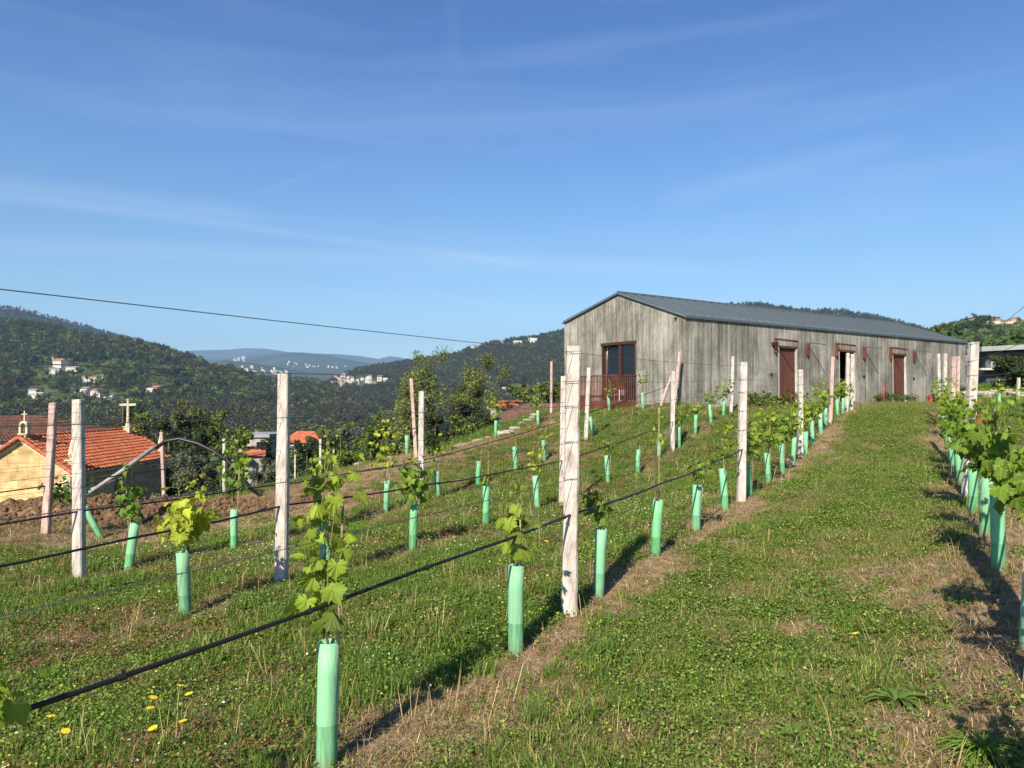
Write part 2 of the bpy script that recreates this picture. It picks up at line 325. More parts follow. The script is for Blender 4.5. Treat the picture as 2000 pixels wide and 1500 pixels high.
def masonry(name, cols, bw=1.15, bh=0.46, mortar=(0.42,0.34,0.22)):
    m = mat(name, rough=0.95); n, l, b = nodes(m)
    t = n.new('ShaderNodeTexCoord'); sx = n.new('ShaderNodeSeparateXYZ'); l.new(t.outputs['Object'], sx.inputs[0])
    s = n.new('ShaderNodeMath'); s.operation = 'SUBTRACT'; l.new(sx.outputs['X'], s.inputs[0]); l.new(sx.outputs['Y'], s.inputs[1])
    cb = n.new('ShaderNodeCombineXYZ'); l.new(s.outputs[0], cb.inputs['X']); l.new(sx.outputs['Z'], cb.inputs['Y'])
    br = n.new('ShaderNodeTexBrick'); br.inputs['Scale'].default_value = 1; br.inputs['Brick Width'].default_value = bw; br.inputs['Row Height'].default_value = bh
    br.inputs['Mortar Size'].default_value = 0.016; br.inputs['Color1'].default_value = (*cols[0], 1); br.inputs['Color2'].default_value = (*cols[1], 1); br.inputs['Mortar'].default_value = (*mortar, 1)
    l.new(cb.outputs[0], br.inputs['Vector'])
    x = n.new('ShaderNodeTexNoise'); x.inputs['Scale'].default_value = 2.2; x.inputs['Detail'].default_value = 6; l.new(t.outputs['Object'], x.inputs['Vector'])
    r = n.new('ShaderNodeValToRGB'); r.color_ramp.elements[0].position = .3; r.color_ramp.elements[0].color = (.62,.58,.5,1); r.color_ramp.elements[1].position = .65; r.color_ramp.elements[1].color = (1.1,1.05,1,1); l.new(x.outputs['Fac'], r.inputs['Fac'])
    mk = n.new('ShaderNodeMixRGB'); mk.blend_type = 'MULTIPLY'; mk.inputs['Fac'].default_value = 1; l.new(br.outputs['Color'], mk.inputs['Color1']); l.new(r.outputs[0], mk.inputs['Color2']); l.new(mk.outputs[0], b.inputs['Base Color'])
    return m
M_stone = masonry('yellow_granite_masonry', [(0.66,0.50,0.27),(0.46,0.33,0.17)], mortar=(0.36,0.27,0.16))
M_carved = mat('carved_granite', rough=0.9); noise_col(M_carved, [(0.26,0.22,0.14),(0.50,0.43,0.29),(0.60,0.53,0.38)], (1,1,1), 5, 6, .3, .7)
M_rubble = mat('dry_stone', rough=0.95); noise_col(M_rubble, [(0.16,0.13,0.10),(0.36,0.31,0.25),(0.5,0.45,0.37)], (1,1,1.5), 4, 6, .3, .7, .5)
M_cream = mat('cream_render', rough=0.9); noise_col(M_cream, [(0.42,0.36,0.27),(0.58,0.51,0.40)], (1,1,1), 0.2, 4)
M_wallw = mat('white_render', rough=0.9); noise_col(M_wallw, [(0.46,0.44,0.41),(0.62,0.60,0.57)], (1,1,1), 0.2, 4)
M_farroof = mat('far_red_roof', rough=0.9); noise_col(M_farroof, [(0.30,0.12,0.07),(0.42,0.18,0.10)], (1,1,1), .3, 4)
M_farroofg = mat('far_grey_roof', rough=0.9); noise_col(M_farroofg, [(0.18,0.15,0.13),(0.32,0.28,0.25)], (1,1,1), .3, 4)
M_pane = mat('dark_pane', (0.03,0.035,0.04), 0.2)
M_blockwall = mat('grey_block', rough=0.95); noise_col(M_blockwall, [(0.22,0.20,0.18),(0.42,0.39,0.35)], (1,1,1), 1.5, 5)
M_slate = mat('dark_cladding', (0.045,0.05,0.055), 0.6)
M_slab = mat('grey_fascia', rough=0.8); noise_col(M_slab, [(0.22,0.23,0.24),(0.30,0.31,0.32)], (1,1,1), .6, 3)

# ------------------------------------------------------------------ where the rows run
SL = 0.56                                   # rows run towards (0.56, 1) in plan
ROWC = {'A': -2.609, 'B': 0.567, 'C': -6.16, 'D': -9.3, 'E': -13.4}
def row_y(row, u): return -ROWC[row] / (SL - (u - 1000) / F)
def row_x(row, y): return ROWC[row] + SL * y
# vine guards: photo pixel of each foot (u, v); distance comes from the row
GUARDS = {
 'A': [(638,1500),(1007,1285),(1168,1165),(1281,1083),(1360,1037),(1417,997),(1465,972),(1501,948),(1529,925),(1549,907),(1573,892),(1588,868),(1603,848),(1613,834),(1636,812),(1646,810),(1656,801)],
 'B': [(2009,1236),(1950,1108),(1923,1043),(1900,1002),(1877,944),(1869,926),(1861,911),(1847,858),(1842,838)],
 'C': [(362,1210),(640,1130),(806,1075),(949,1028),(1049,993),(1127,970),(1188,945),(1246,927),(1287,893),(1326,875),(1358,850),(1389,826),(1413,814)],
 'D': [(250,1115),(457,1070),(627,1038),(754,1003),(856,978),(934,953),(1007,920),(1063,902)],
 'E': [(795,890),(968,856),(1051,834)]}
EXTRA = [(1190,805,26.0),(1256,800,24.6),(1160,850,20.6),(196,1055,11.6),
         (470,985,22.0),(523,983,24.5),(568,975,28),(592,962,31),(707,948,29),(1952,797,25.0),(1990,793,26.5)]
POSTS = [ # row, u base, v base, y, u top, v top, look
 ('A',1110,1195,5.4,1120,676,'w'),('A',1447,980,10.3,1453,708,'w'),('A',1563,888,15.9,1565,722,'w'),('A',1620,828,21.0,1626,697,'p'),('A',1652,806,25.0,1656,690,'w'),('A',1662,803,26.4,1664,692,'w'),
 ('B',2012,1262,4.15,2062,560,'w'),('B',1888,971,9.3,1901,669,'w'),('B',1856,905,14.6,1863,697,'p'),('B',1843,835,20.0,1845,691,'w'),('B',1835,820,23.0,1832,691,'w'),('G',1868,815,22.0,1871,696,'p'),
 ('C',549,1130,7.04,557,730,'w'),('C',1097,985,12.4,1101,735,'w'),('C',1313,880,18.06,1315,726,'w'),('C',1427,808,24.6,1431,696,'w'),
 ('D',155,1128,8.1,155,780,'w'),('D',822,971,13.6,824,764,'w'),('D',1143,860,19.8,1150,718,'w'),('D',1315,790,25.3,1327,687,'p'),
 ('E',88,1037,11.4,103,787,'p'),('E',814,893,18.3,803,739,'p'),('E',1076,806,27.0,1077,706,'p'),
 ('F',322,985,20.0,314,845,'p'),('F',438,980,22.9,438,857,'w'),('F',576,968,34.0,577,888,'w'),('F',626,972,26.0,626,858,'w'),('F',653,955,33.0,652,878,'w'),('G',1988,800,26.0,1990,738,'w')]
cp = []
for r, L in GUARDS.items():
    for u, v in L:
        y = row_y(r, u); p = at(u, v, y); cp.append((p.x, p.y, p.z))
for u, v, y in EXTRA: p = at(u, v, y); cp.append(tuple(p))
for p_ in POSTS: p = at(p_[1], p_[2], p_[3]); cp.append(tuple(p))
cp += [(0,0,-1.6),(-3,0,-1.75),(3,0,-1.4),(-8,1,-2.0),(8,3,-1.0),(0,-4,-1.7),(-10,5,-2.1),(-14,9,-2.5)]
# building foot, lane top, terraces on the right
BO = Vector((6.1, 25.7)); BD = Vector((0.824, 0.566)); BN = Vector((-0.566, 0.824))
def bpt(a, b): return BO + BD * a + BN * b
for a in (0, 3, 5.5, 8, 11, 14, 17, 20.8): q = bpt(a, -0.15); cp.append((q.x, q.y, -0.21 + a * 0.004))
for a, b, z in ((0,3,-.5),(0,6.8,-.75),(10,7,-.6),(20,7,-.3),(20,3,-.1),(10,3,-.2),(-1,2,-.42),(-1.3,5.5,-.75)): q = bpt(a, b); cp.append((q.x, q.y, z))
cp += [tuple(at(1750,800,27)), tuple(at(1740,850,18)), tuple(at(1700,930,11)), tuple(at(1640,1100,6.9)), tuple(at(1700,1300,4.3)),
       (16,18,-.45),(20,25,-.2),(15,10,-.7),(30,30,0.0),(26,20,-0.1),(35,45,.4),(12,3,-.8),(25,8,-.2),
       (-10,16,-2.6),(-14,20,-3.4),(-8,26,-3.4),(-16,30,-5.5),(-4,30,-2.6),(-2,36,-3.6),(4,36,-1.8),(-12,40,-6.6),(-22,32,-7.2),(-27,38,-8.0),(-25,52,-8.8),(-20,45,-8.2),(-32,45,-8.5),
       (-6,48,-6.2),(2,48,-4.5),(0,60,-8),(10,45,-1.6),(20,55,-.8),(-22,18,-5.0),(-30,25,-7.2),(-30,10,-5.5),(-20,6,-3.2),(-40,40,-9.5),(-15,58,-9.5),(35,60,.6),(45,30,1.0),(40,10,.8),(50,55,1.5)]
CP = np.array(cp)
def tps_fit(P, lam=0.35):
    d = np.linalg.norm(P[:, None, :2] - P[None, :, :2], axis=2); K = np.where(d > 0, d**2 * np.log(d + 1e-9), 0) + np.eye(len(P)) * lam
    A = np.hstack([np.ones((len(P), 1)), P[:, :2]]); n = len(P)
    M = np.zeros((n + 3, n + 3)); M[:n, :n] = K; M[:n, n:] = A; M[n:, :n] = A.T
    return np.linalg.solve(M, np.concatenate([P[:, 2], np.zeros(3)]))
TW = tps_fit(CP)
def tps(x, y):
    n = len(CP); z = TW[n] + TW[n + 1] * x + TW[n + 2] * y
    for i in range(n):
        r2 = (x - CP[i, 0])**2 + (y - CP[i, 1])**2
        z = z + TW[i] * 0.5 * r2 * np.log(r2 + 1e-12)
    return z
def ground_z(x, y, bumps=True):
    x = np.asarray(x, float); y = np.asarray(y, float)
    r = np.hypot(x, y); az = np.degrees(np.arctan2(x, y))
    xc, yc = np.clip(x, -40, 50), np.clip(y, -4, 60)
    near = tps(xc, yc)
    side = sstep(14, 30, az) * sstep(-120, -90, -np.abs(az))
    far = -8 - 0.085 * np.minimum(np.maximum(r - 45, 0), 700)
    far = far * (1 - side) + (0.8 + 0.012 * np.clip(r - 60, 0, 120) - 0.05 * np.clip(r - 200, 0, 1200)) * side
    far = far - 0.02 * np.maximum(r - 800, 0) * (r < 4000) - 64.0 * (r >= 4000)
    w = sstep(44, 66, r)
    z = near * (1 - w) + far * w
    if bumps: z = z + (fbm(x, y, 0.7, 3, 3) - 0.5) * 0.07 * (r < 60) + (fbm(x, y, 0.16, 2, 5) - 0.5) * 0.022 * (r < 30)
    return z
def gz(x, y): return float(ground_z(np.array([x]), np.array([y]))[0])

# what the soil carries: bare / dry / red-brown / lush, 0..1
def masks(x, y):
    X = np.asarray(x, float); Y = np.asarray(y, float)
    n1 = fbm(X, Y, 1.1, 4, 1); n2 = fbm(X, Y, 0.35, 3, 2); n3 = fbm(X, Y, 2.6, 3, 4)
    bare = np.zeros_like(X); dry = np.zeros_like(X)
    cc = X - SL * Y
    for r, w, s in (('A', .30, 1.0), ('B', .42, 1.0), ('C', .26, .60), ('D', .24, .55), ('E', .4, .6)):
        off = np.abs(cc - ROWC[r] - (0.12 if r in 'AB' else 0)) * 0.872
        k = 1 - sstep(w * 0.45, w * 1.5, off + (n1 - .5) * .95 + (n2 - .5) * .35)
        bare = np.maximum(bare, k * s)
        k2 = 1 - sstep(w * 0.9, w * 2.0, off + (n1 - .5) * 1.2)
        dry = np.maximum(dry, k2 * .6)
    dry = np.maximum(dry, sstep(.56, .70, n1 * .55 + n3 * .45) * .8); dry = np.maximum(dry, sstep(.50, .66, fbm(X, Y, .8, 4, 15)) * .55)
    bare = np.maximum(bare, sstep(.63, .72, n1 * .7 + n2 * .3) * .8); dry = np.maximum(dry, sstep(.60, .72, fbm(X, Y, .30, 3, 14)) * .7)
    # worn bottom right corner of the lane, by the near right-hand row
    k = np.exp(-(((X - 1.75) / .8)**2 + ((Y - 2.75) / 1.0)**2)); bare = np.maximum(bare, sstep(.25, .75, k + (n1 - .5) * .9) * .95)
    k = np.exp(-(((X - 3.2) / .9)**2 + ((Y - 5.6) / 1.3)**2)); bare = np.maximum(bare, sstep(.3, .8, k + (n1 - .5) * .9) * .85)
    for px_, py_, rx_, ry_ in ((1.60, 4.15, .45, .30), (1.25, 3.35, .35, .25), (1.95, 5.0, .4, .4), (2.3, 3.9, .5, .35)):
        k = np.exp(-(((X - px_) / rx_)**2 + ((Y - py_) / ry_)**2)); bare = np.maximum(bare, sstep(.35, .8, k + (n1 - .5) * .9) * .85)
    # tracked earth between the two left-hand rows and the field below
    c5 = (cc + 13.2) * .872
    k = np.exp(-(c5 / 1.7)**2) * sstep(9, 11, Y) * (1 - sstep(24, 28, Y)); bare = np.maximum(bare, sstep(.35, .7, k + (n1 - .5) * .8))
    k = np.exp(-((X + 5.6) / 3.0)**2 - ((Y - 14.6) / 2.6)**2); bare = np.maximum(bare, sstep(.25, .6, k + (n1 - .5) * .6))
    k = sstep(-12.3, -14.5, cc) * sstep(6, 9, Y) * (1 - sstep(15, 17, Y)); bare = np.maximum(bare, k)
    # dry fringe at the foot of the building
    ba = (X - BO.x) * BD.x + (Y - BO.y) * BD.y; bb = (X - BO.x) * BN.x + (Y - BO.y) * BN.y
    k = sstep(-3.2, -1.0, bb + (n1 - .5) * 1.6) * (bb < 0.4) * (ba > -2) * (ba < 8.5); dry = np.maximum(dry, k * .95)
    red = sstep(.54, .66, fbm(X, Y, .9, 3, 9) * .75 + n2 * .25) * (cc < -3.0)
    for px_, py_, rx_, ry_ in ((-3.1, 5.3, .8, .35), (-2.3, 5.7, .6, .3), (-2.2, 7.4, .9, .4), (-1.5, 4.6, .5, .3), (-4.6, 7.2, .8, .4)):
        k = np.exp(-(((X - px_) / rx_)**2 + ((Y - py_) / ry_)**2)); red = np.maximum(red, sstep(.3, .75, k + (n2 - .5) * .8)); dry = np.maximum(dry, red * .5)
    return np.clip(bare, 0, 1), np.clip(dry, 0, 1), np.clip(red, 0, 1)

# ------------------------------------------------------------------ ground sheet
def axis(lo, hi, step, far, g=1.09):
    a = list(np.arange(lo, hi, step)); s = step; x = hi
    while x < far: a.append(x); s *= g; x += s
    s = step; x = lo - step
    b = []
    while x > -far: b.append(x); s *= g; x -= s
    return np.array(b[::-1] + a)
gx = axis(-7, 9.5, .10, 14000, 1.045); gy = axis(1.2, 15, .10, 14000, 1.04); gy = gy[gy > -400]
GX, GY = np.meshgrid(gx, gy, indexing='ij'); gzv = ground_z(GX.ravel(), GY.ravel())
nx, ny = len(gx), len(gy)
I = (np.arange(nx - 1)[:, None] * ny + np.arange(ny - 1)[None]).ravel()
gf = np.stack([I, I + ny, I + ny + 1, I + 1], 1)
bare, dry, red = masks(GX.ravel(), GY.ravel())
M_ground = mat('vineyard_ground', rough=0.97, spec=0.1)
n, l, b = nodes(M_ground)
a_ = n.new('ShaderNodeAttribute'); a_.attribute_name = 'Col'; sp = n.new('ShaderNodeSeparateColor'); l.new(a_.outputs['Color'], sp.inputs[0])
geo = n.new('ShaderNodeNewGeometry')
def gn(scale, det, c0, c1, p0, p1):
    x = n.new('ShaderNodeTexNoise'); x.inputs['Scale'].default_value = scale; x.inputs['Detail'].default_value = det; x.inputs['Roughness'].default_value = .7
    l.new(geo.outputs['Position'], x.inputs['Vector'])
    r = n.new('ShaderNodeValToRGB'); e = r.color_ramp.elements; e[0].position, e[1].position = p0, p1; e[0].color = (*c0, 1); e[1].color = (*c1, 1)
    l.new(x.outputs['Fac'], r.inputs['Fac']); return r.outputs['Color'], x.outputs['Fac']
soil, sfac = gn(9, 10, (0.12, 0.078, 0.042), (0.42, 0.30, 0.175), .35, .66)
green, gfac = gn(6, 9, (0.022, 0.028, 0.009), (0.13, 0.15, 0.034), .32, .68)
dryc, dfac = gn(14, 9, (0.10, 0.075, 0.03), (0.30, 0.22, 0.11), .34, .66)
def mixn(f, c1, c2):
    m_ = n.new('ShaderNodeMixRGB'); l.new(f, m_.inputs['Fac']); l.new(c1, m_.inputs['Color1']); l.new(c2, m_.inputs['Color2']); return m_.outputs[0]
c = mixn(sp.outputs[1], green, dryc); c = mixn(sp.outputs[0], c, soil)
rd = n.new('ShaderNodeRGB'); rd.outputs[0].default_value = (0.15, 0.085, 0.038, 1)
hm = n.new('ShaderNodeMath'); hm.operation = 'MULTIPLY'; hm.inputs[1].default_value = .6; l.new(sp.outputs[2], hm.inputs[0])
c = mixn(hm.outputs[0], c, rd.outputs[0]); l.new(c, b.inputs['Base Color'])
bp = n.new('ShaderNodeBump'); bp.inputs['Strength'].default_value = .8; bp.inputs['Distance'].default_value = .03; l.new(sfac, bp.inputs['Height']); l.new(bp.outputs[0], b.inputs['Normal'])
go = link('ground', np_mesh('ground', np.stack([GX.ravel(), GY.ravel(), gzv], 1), gf, [M_ground], None, np.stack([bare, dry, red], 1), True))
tag(go, kind='structure')

# ------------------------------------------------------------------ hills
def ridge_fn(pts):
    P = np.array(pts, float); return lambda u: np.interp(u, P[:, 0], P[:, 1])
class Hill:
    """a real slope from its foot (distance d0) up to its ridge line (distance d1) and down behind"""
    def __init__(s, name, ridge, vfoot, d0, d1, u0, u1, du, nt, drop, material, curve=1.0, rough=6, d1b=None):
        s.rf, s.vf, s.d0, s.d1, s.curve = ridge_fn(ridge), vfoot, d0, d1, curve; s.drop = drop; s.u0, s.u1 = u0, u1; s.rough = rough
        s.d1b = d1b if d1b else d1
        us = np.arange(u0, u1 + du, du); ts = np.concatenate([[-.04], np.linspace(0, 1, nt), [1.15, 1.4, 1.9]])
        U, T = np.meshgrid(us, ts, indexing='ij'); V = s.point(U.ravel(), T.ravel())
        a, b_ = len(us), len(ts); I = (np.arange(a - 1)[:, None] * b_ + np.arange(b_ - 1)[None]).ravel()
        s.ob = link(name, np_mesh(name, V, np.stack([I, I + b_, I + b_ + 1, I + 1], 1), [material], None, None, True)); tag(s.ob, kind='structure')
    def point(s, u, t):
        u = np.asarray(u, float); t = np.asarray(t, float)
        tt = np.clip(t, 0, 1); d1 = s.d1 + (s.d1b - s.d1) * np.clip((u - s.u0) / (s.u1 - s.u0), 0, 1)
        d = s.d0 + (d1 - s.d0) * t
        v = s.vf + (s.rf(u) - s.vf) * tt**s.curve
        ca, sa = math.cos(PITCH), math.sin(PITCH); A = (u - 1000) / F; B = -(v - 750) / F
        k = d / (ca - B * sa); x = A * k; z = (sa + B * ca) * k
        z = np.where(t > 1, z - (t - 1) * s.drop, z); z = np.where(t < 0, z - 60, z)
        z = z + (fbm(x, d, s.d1 * .05, 4, 8) - .5) * s.rough * 2 * np.sin(np.pi * tt) 
        return np.stack([x, d + 0 * u, z], -1)
    def t_of(s, u, v): return np.clip((np.asarray(v, float) - s.vf) / (s.rf(np.asarray(u, float)) - s.vf), 0, 1)**(1 / s.curve)
    def on(s, u, v):
        p = s.point(np.array([float(u)]), s.t_of(np.array([float(u)]), np.array([float(v)])))[0]; return Vector(p)
def hill_mat(name, cols, scale, lo=.3, hi=.7):
    m = mat(name, rough=1.0, spec=0.05); n, l, b = nodes(m); g = n.new('ShaderNodeNewGeometry')
    x = n.new('ShaderNodeTexNoise'); x.inputs['Scale'].default_value = scale; x.inputs['Detail'].default_value = 8; x.inputs['Roughness'].default_value = .65
    l.new(g.outputs['Position'], x.inputs['Vector'])
    r = n.new('ShaderNodeValToRGB'); e = r.color_ramp.elements
    while len(e) < len(cols): e.new(.5)
    for i, q in enumerate(cols): e[i].position = lo + (hi - lo) * i / (len(cols) - 1); e[i].color = (*q, 1)
    l.new(x.outputs['Fac'], r.inputs['Fac']); l.new(r.outputs[0], b.inputs['Base Color']); return m
MH1 = hill_mat('wooded_slope', [(0.025,0.04,0.013),(0.055,0.075,0.022),(0.095,0.12,0.034),(0.14,0.14,0.05)], .02)
MH2 = hill_mat('far_wooded_slope', [(0.015,0.025,0.012),(0.035,0.05,0.02),(0.06,0.07,0.03)], .006)
MH3 = hill_mat('distant_mountain', [(0.02,0.03,0.02),(0.045,0.06,0.03),(0.10,0.10,0.07)], .0016)
H = {}
H['far'] = Hill('distant_mountain', [(-400,700),(300,690),(390,684),(440,683),(480,680),(520,681),(560,687),(600,690),(650,691),(700,695),(740,701),(765,694),(800,703),(900,705),(1100,700),(1300,690),(1500,690),(2600,700)], 745, 9000, 12500, -600, 2800, 20, 12, 800, MH3, .8, 40)
H['mid'] = Hill('distant_mountain', [(200,712),(380,701),(440,703),(480,698),(540,690),(590,688),(640,694),(700,706),(740,712),(780,712),(820,718),(1000,730)], 748, 5500, 7500, 200, 1000, 12, 12, 500, MH3, .8, 25)
H['low'] = Hill('distant_hills', [(330,722),(400,714),(440,704),(480,707),(540,716),(600,727),(700,732),(800,738),(900,742)], 760, 3200, 4300, 330, 900, 10, 12, 300, MH3, .8, 12)
H['farleft'] = Hill('far_left_ridge', [(-900,560),(-400,590),(0,602),(50,608),(100,622),(150,636),(220,655),(300,676),(380,700)], 760, 1900, 2700, -900, 380, 12, 14, 200, MH2, .8, 8)
H['left'] = Hill('left_hillside', [(-900,606),(-400,616),(-100,628),(0,634),(60,641),(110,649),(160,661),(210,670),(250,672),(290,682),(330,691),(380,709),(420,720),(460,732),(500,745),(540,755),(590,758),(640,768),(690,784),(730,806),(800,838)], 905, 430, 1500, -900, 800, 8, 60, 120, MH1, .9, 7, 1100)
H['valley'] = Hill('valley_side', [(430,745),(500,738),(560,738),(600,742),(650,752),(720,760),(800,770),(1000,790)], 830, 1500, 2600, 430, 1000, 10, 20, 200, MH2, .8, 8)
H['right'] = Hill('right_hillside', [(560,800),(620,764),(660,742),(700,728),(740,721),(800,712),(850,704),(890,698),(920,688),(960,677),(1000,670),(1050,663),(1100,653),(1200,637),(1320,613),(1410,603),(1480,599),(1520,606),(1560,612),(1640,614),(1700,623),(1750,634),(1800,648),(1850,662),(1950,684),(2100,700)], 860, 620, 1900, 560, 2100, 10, 50, 200, MH1, .85, 9)
H['village'] = Hill('village_hillside', [(1700,720),(1780,668),(1830,648),(1860,640),(1890,634),(1920,628),(1960,634),(2000,634),(2200,612),(2600,590),(3200,580)], 800, 190, 760, 1700, 3200, 8, 40, 60, MH1, .8, 3)

# ------------------------------------------------------------------ scattering (uncountable growth only)
def scatter(name, pts, rot, scl, proto, label, cat, mat_=None):
    me = bpy.data.meshes.new(name); me.vertices.add(len(pts)); me.vertices.foreach_set('co', np.asarray(pts, np.float32).ravel())
    a = me.attributes.new('rot', 'FLOAT_VECTOR', 'POINT'); a.data.foreach_set('vector', np.asarray(rot, np.float32).ravel())
    a = me.attributes.new('scl', 'FLOAT', 'POINT'); a.data.foreach_set('value', np.asarray(scl, np.float32))
    o = link(name, me); tag(o, label, cat, kind='stuff')
    ng = bpy.data.node_groups.new(name, 'GeometryNodeTree')
    ng.interface.new_socket('Geometry', in_out='INPUT', socket_type='NodeSocketGeometry'); ng.interface.new_socket('Geometry', in_out='OUTPUT', socket_type='NodeSocketGeometry')
    N = ng.nodes; L = ng.links
    gi = N.new('NodeGroupInput'); goo = N.new('NodeGroupOutput'); ip = N.new('GeometryNodeInstanceOnPoints')
    oi = N.new('GeometryNodeObjectInfo'); oi.inputs['Object'].default_value = proto; oi.inputs['As Instance'].default_value = True
    r_ = N.new('GeometryNodeInputNamedAttribute'); r_.data_type = 'FLOAT_VECTOR'; r_.inputs['Name'].default_value = 'rot'
    s_ = N.new('GeometryNodeInputNamedAttribute'); s_.data_type = 'FLOAT'; s_.inputs['Name'].default_value = 'scl'
    L.new(gi.outputs[0], ip.inputs['Points']); L.new(oi.outputs['Geometry'], ip.inputs['Instance'])
    L.new(r_.outputs['Attribute'], ip.inputs['Rotation']); L.new(s_.outputs['Attribute'], ip.inputs['Scale']); L.new(ip.outputs[0], goo.inputs[0])
    md = o.modifiers.new('scatter', 'NODES'); md.node_group = ng
    return o
def proto(name, me): return bpy.data.objects.new(name, me)

QUAD = np.array([[-.5,-.5,0],[.5,-.5,0],[.5,.5,0],[-.5,.5,0]], float); QF = np.array([[0,1,2,3]])
CLUMP_V = np.array([[0,-.55,0],[.45,-.15,.06],[.5,.3,-.04],[.08,.55,.05],[-.42,.34,-.05],[-.5,-.2,.04]], float); CLUMP_F = np.array([[0,1,2,3],[0,3,4,5]])
def tree_proto(name, kind, nleaf, seed, base, var=.35):
    """a wood tree one unit tall: crown of leaf clumps round a trunk; kind: 'cone', 'round', 'tall'"""
    g = np.random.default_rng(seed); P = []; 
    if kind == 'cone':
        h = g.uniform(.12, 1, nleaf)**1.1; r = (1.02 - h) * .26 * np.sqrt(g.uniform(.35, 1, nleaf))
        th = g.uniform(0, 6.283, nleaf); P = np.stack([r*np.cos(th), r*np.sin(th), h], 1)
    else:
        nb = 7 if kind == 'round' else 6; w = .34 if kind == 'round' else .17
        cs = np.stack([g.uniform(-w, w, nb)*.75, g.uniform(-w, w, nb)*.75, g.uniform(.38 if kind=='round' else .45, .86, nb)], 1)
        k = g.integers(0, nb, nleaf); d = g.normal(size=(nleaf, 3)); d /= np.linalg.norm(d, axis=1, keepdims=True)
        P = cs[k] + d * (g.uniform(.4, 1, nleaf)**.5)[:, None] * np.array([w*.62, w*.62, .17])
    d = P - np.array([0, 0, .5]); d = d + g.normal(size=d.shape) * .35 + np.array([0, 0, .15])
    rot = rotmats(d, g.uniform(0, 6.28, nleaf)); s = g.uniform(.06, .115, nleaf) * (1.15 if kind == 'round' else .85)
    cl = np.array(base)[None] * np.array([1.35, 1.32, 1.25]) * np.clip(1 + g.normal(size=(nleaf, 1)) * var, .35, 2.2) * np.array([1, 1, 1])
    v, f, c = stamp(CLUMP_V, CLUMP_F, P, rot, s, cl)
    m = MB(); m.tube([(0,0,-.05),(0.01,0,.5),(0,0,.8)], [.016,.011,.004], 4, False)
    tv = np.array(m.v); tf = np.array(m.f) + len(v)
    me = np_mesh(name, np.vstack([v, tv]), [f, tf], [M_tree, M_bark], np.concatenate([np.zeros(len(f)), np.ones(len(tf))]), np.vstack([c, np.full((len(tv), 3), .05)]))
    return proto(name, me)
PT = [tree_proto('wood_tree', 'round', 150, 1, (0.042,0.075,0.018)), tree_proto('wood_tree', 'tall', 110, 2, (0.055,0.052,0.026)), tree_proto('wood_tree', 'cone', 110, 3, (0.016,0.032,0.012)), tree_proto('wood_tree', 'round', 150, 4, (0.10,0.145,0.03)), tree_proto('wood_tree', 'round', 140, 5, (0.028,0.052,0.015))]
def wood(hill, nmax, u0, u1, hgt, probs, label, clear=(), tmin=0.0, seed=0, fieldn=None, name='wood'):
    g = np.random.default_rng(100 + seed)
    u = g.uniform(u0, u1, nmax); t = g.uniform(tmin**1.6, 1.03, nmax)**(1/1.6)   # even spread over the slope as it recedes
    P = hill.point(u, np.minimum(t, 1.03)); 
    v = hill.vf + (hill.rf(u) - hill.vf) * np.clip(t, 0, 1)**hill.curve
    keep = np.ones(nmax, bool)
    for (cu, cv, ru, rv) in clear:
        q = ((u - cu) / ru)**2 + ((v - cv) / rv)**2 + (fbm(P[:, 0], P[:, 1], 35, 3, 6) - .5) * 1.6
        keep &= ~((q < 1) & (g.uniform(0, 1, nmax) < .88))
    if fieldn: keep &= ~((fbm(P[:, 0], P[:, 1], fieldn[0], 3, 12) > fieldn[1]) & (t < fieldn[2]) & (g.uniform(0, 1, nmax) < .8))
    P, t, u = P[keep], t[keep], u[keep]; N = len(P)
    kn = fbm(P[:, 0], P[:, 1], 90, 2, 20 + seed) + g.normal(size=N) * .12
    cum = np.cumsum(probs); kk = np.searchsorted(cum, np.clip(sstep(.2, .8, kn), 0, .999) * .5 + g.uniform(0, 1, N) * .5); kk = np.clip(kk, 0, len(PT) - 1)
    for k in range(len(PT)):
        m_ = kk == k; c_ = int(m_.sum())
        if c_ < 5: continue
        s = g.uniform(.6, 1.15, c_) * hgt * (1.0 if k not in (1,) else 1.25)
        rt = np.stack([g.normal(size=c_) * .06, g.normal(size=c_) * .06, g.uniform(0, 6.28, c_)], 1)
        scatter(name, P[m_] - np.array([0, 0, .3]), rt, s, PT[k], label + (' of rounded trees', ' of tall thin-crowned trees', ' of pointed conifers', ' of pale green trees', ' of dark rounded trees')[k], 'wood')
HCL = [(u_, v_+2, w_*.9+7, 8) for (u_, v_, w_) in [(118,708,22),(98,703,14),(143,718,22),(108,723,18),(178,738,26),(201,737,10),(40,764,18),(66,764,16),(74,781,24),(163,768,26),(190,769,26),(216,775,20),(303,762,26),(133,803,20),(305,812,22),(324,808,18),(345,812,20),(236,795,24)]]
wood(H['left'], 26000, -260, 790, 12.5, [.28,.26,.12,.10,.24], 'wooded left hillside', [(230,700+20,190,13),(110,738,120,12),(160,758,110,10),(330,748,60,12),(190,785,120,10),(400,770,60,8),(320,790,90,9),(60,775,60,10),(520,800,120,7)] + HCL, .08, 1, (60,.60,.62), 'left_hillside_wood')
wood(H['farleft'], 3500, -200, 330, 14, [.3,.3,.2,0,.2], 'ridge wood behind left hill', (), .5, 2, None, 'far_left_wood')
wood(H['right'], 30000, 560, 1130, 14, [.26,.28,.16,.06,.24], 'wooded slope left of the concrete building', [(700,750,60,17),(700,750,60,17),(1010,767,40,12),(1020,765,60,8),(1010,676,40,5),(900,775,40,6),(650,765,30,6)], .05, 3, (70,.63,.45), 'right_hillside_wood')
wood(H['right'], 9000, 1130, 1860, 14, [.22,.3,.2,.0,.28], 'hilltop wood above the metal roof', (), .7, 4, None, 'hilltop_wood')
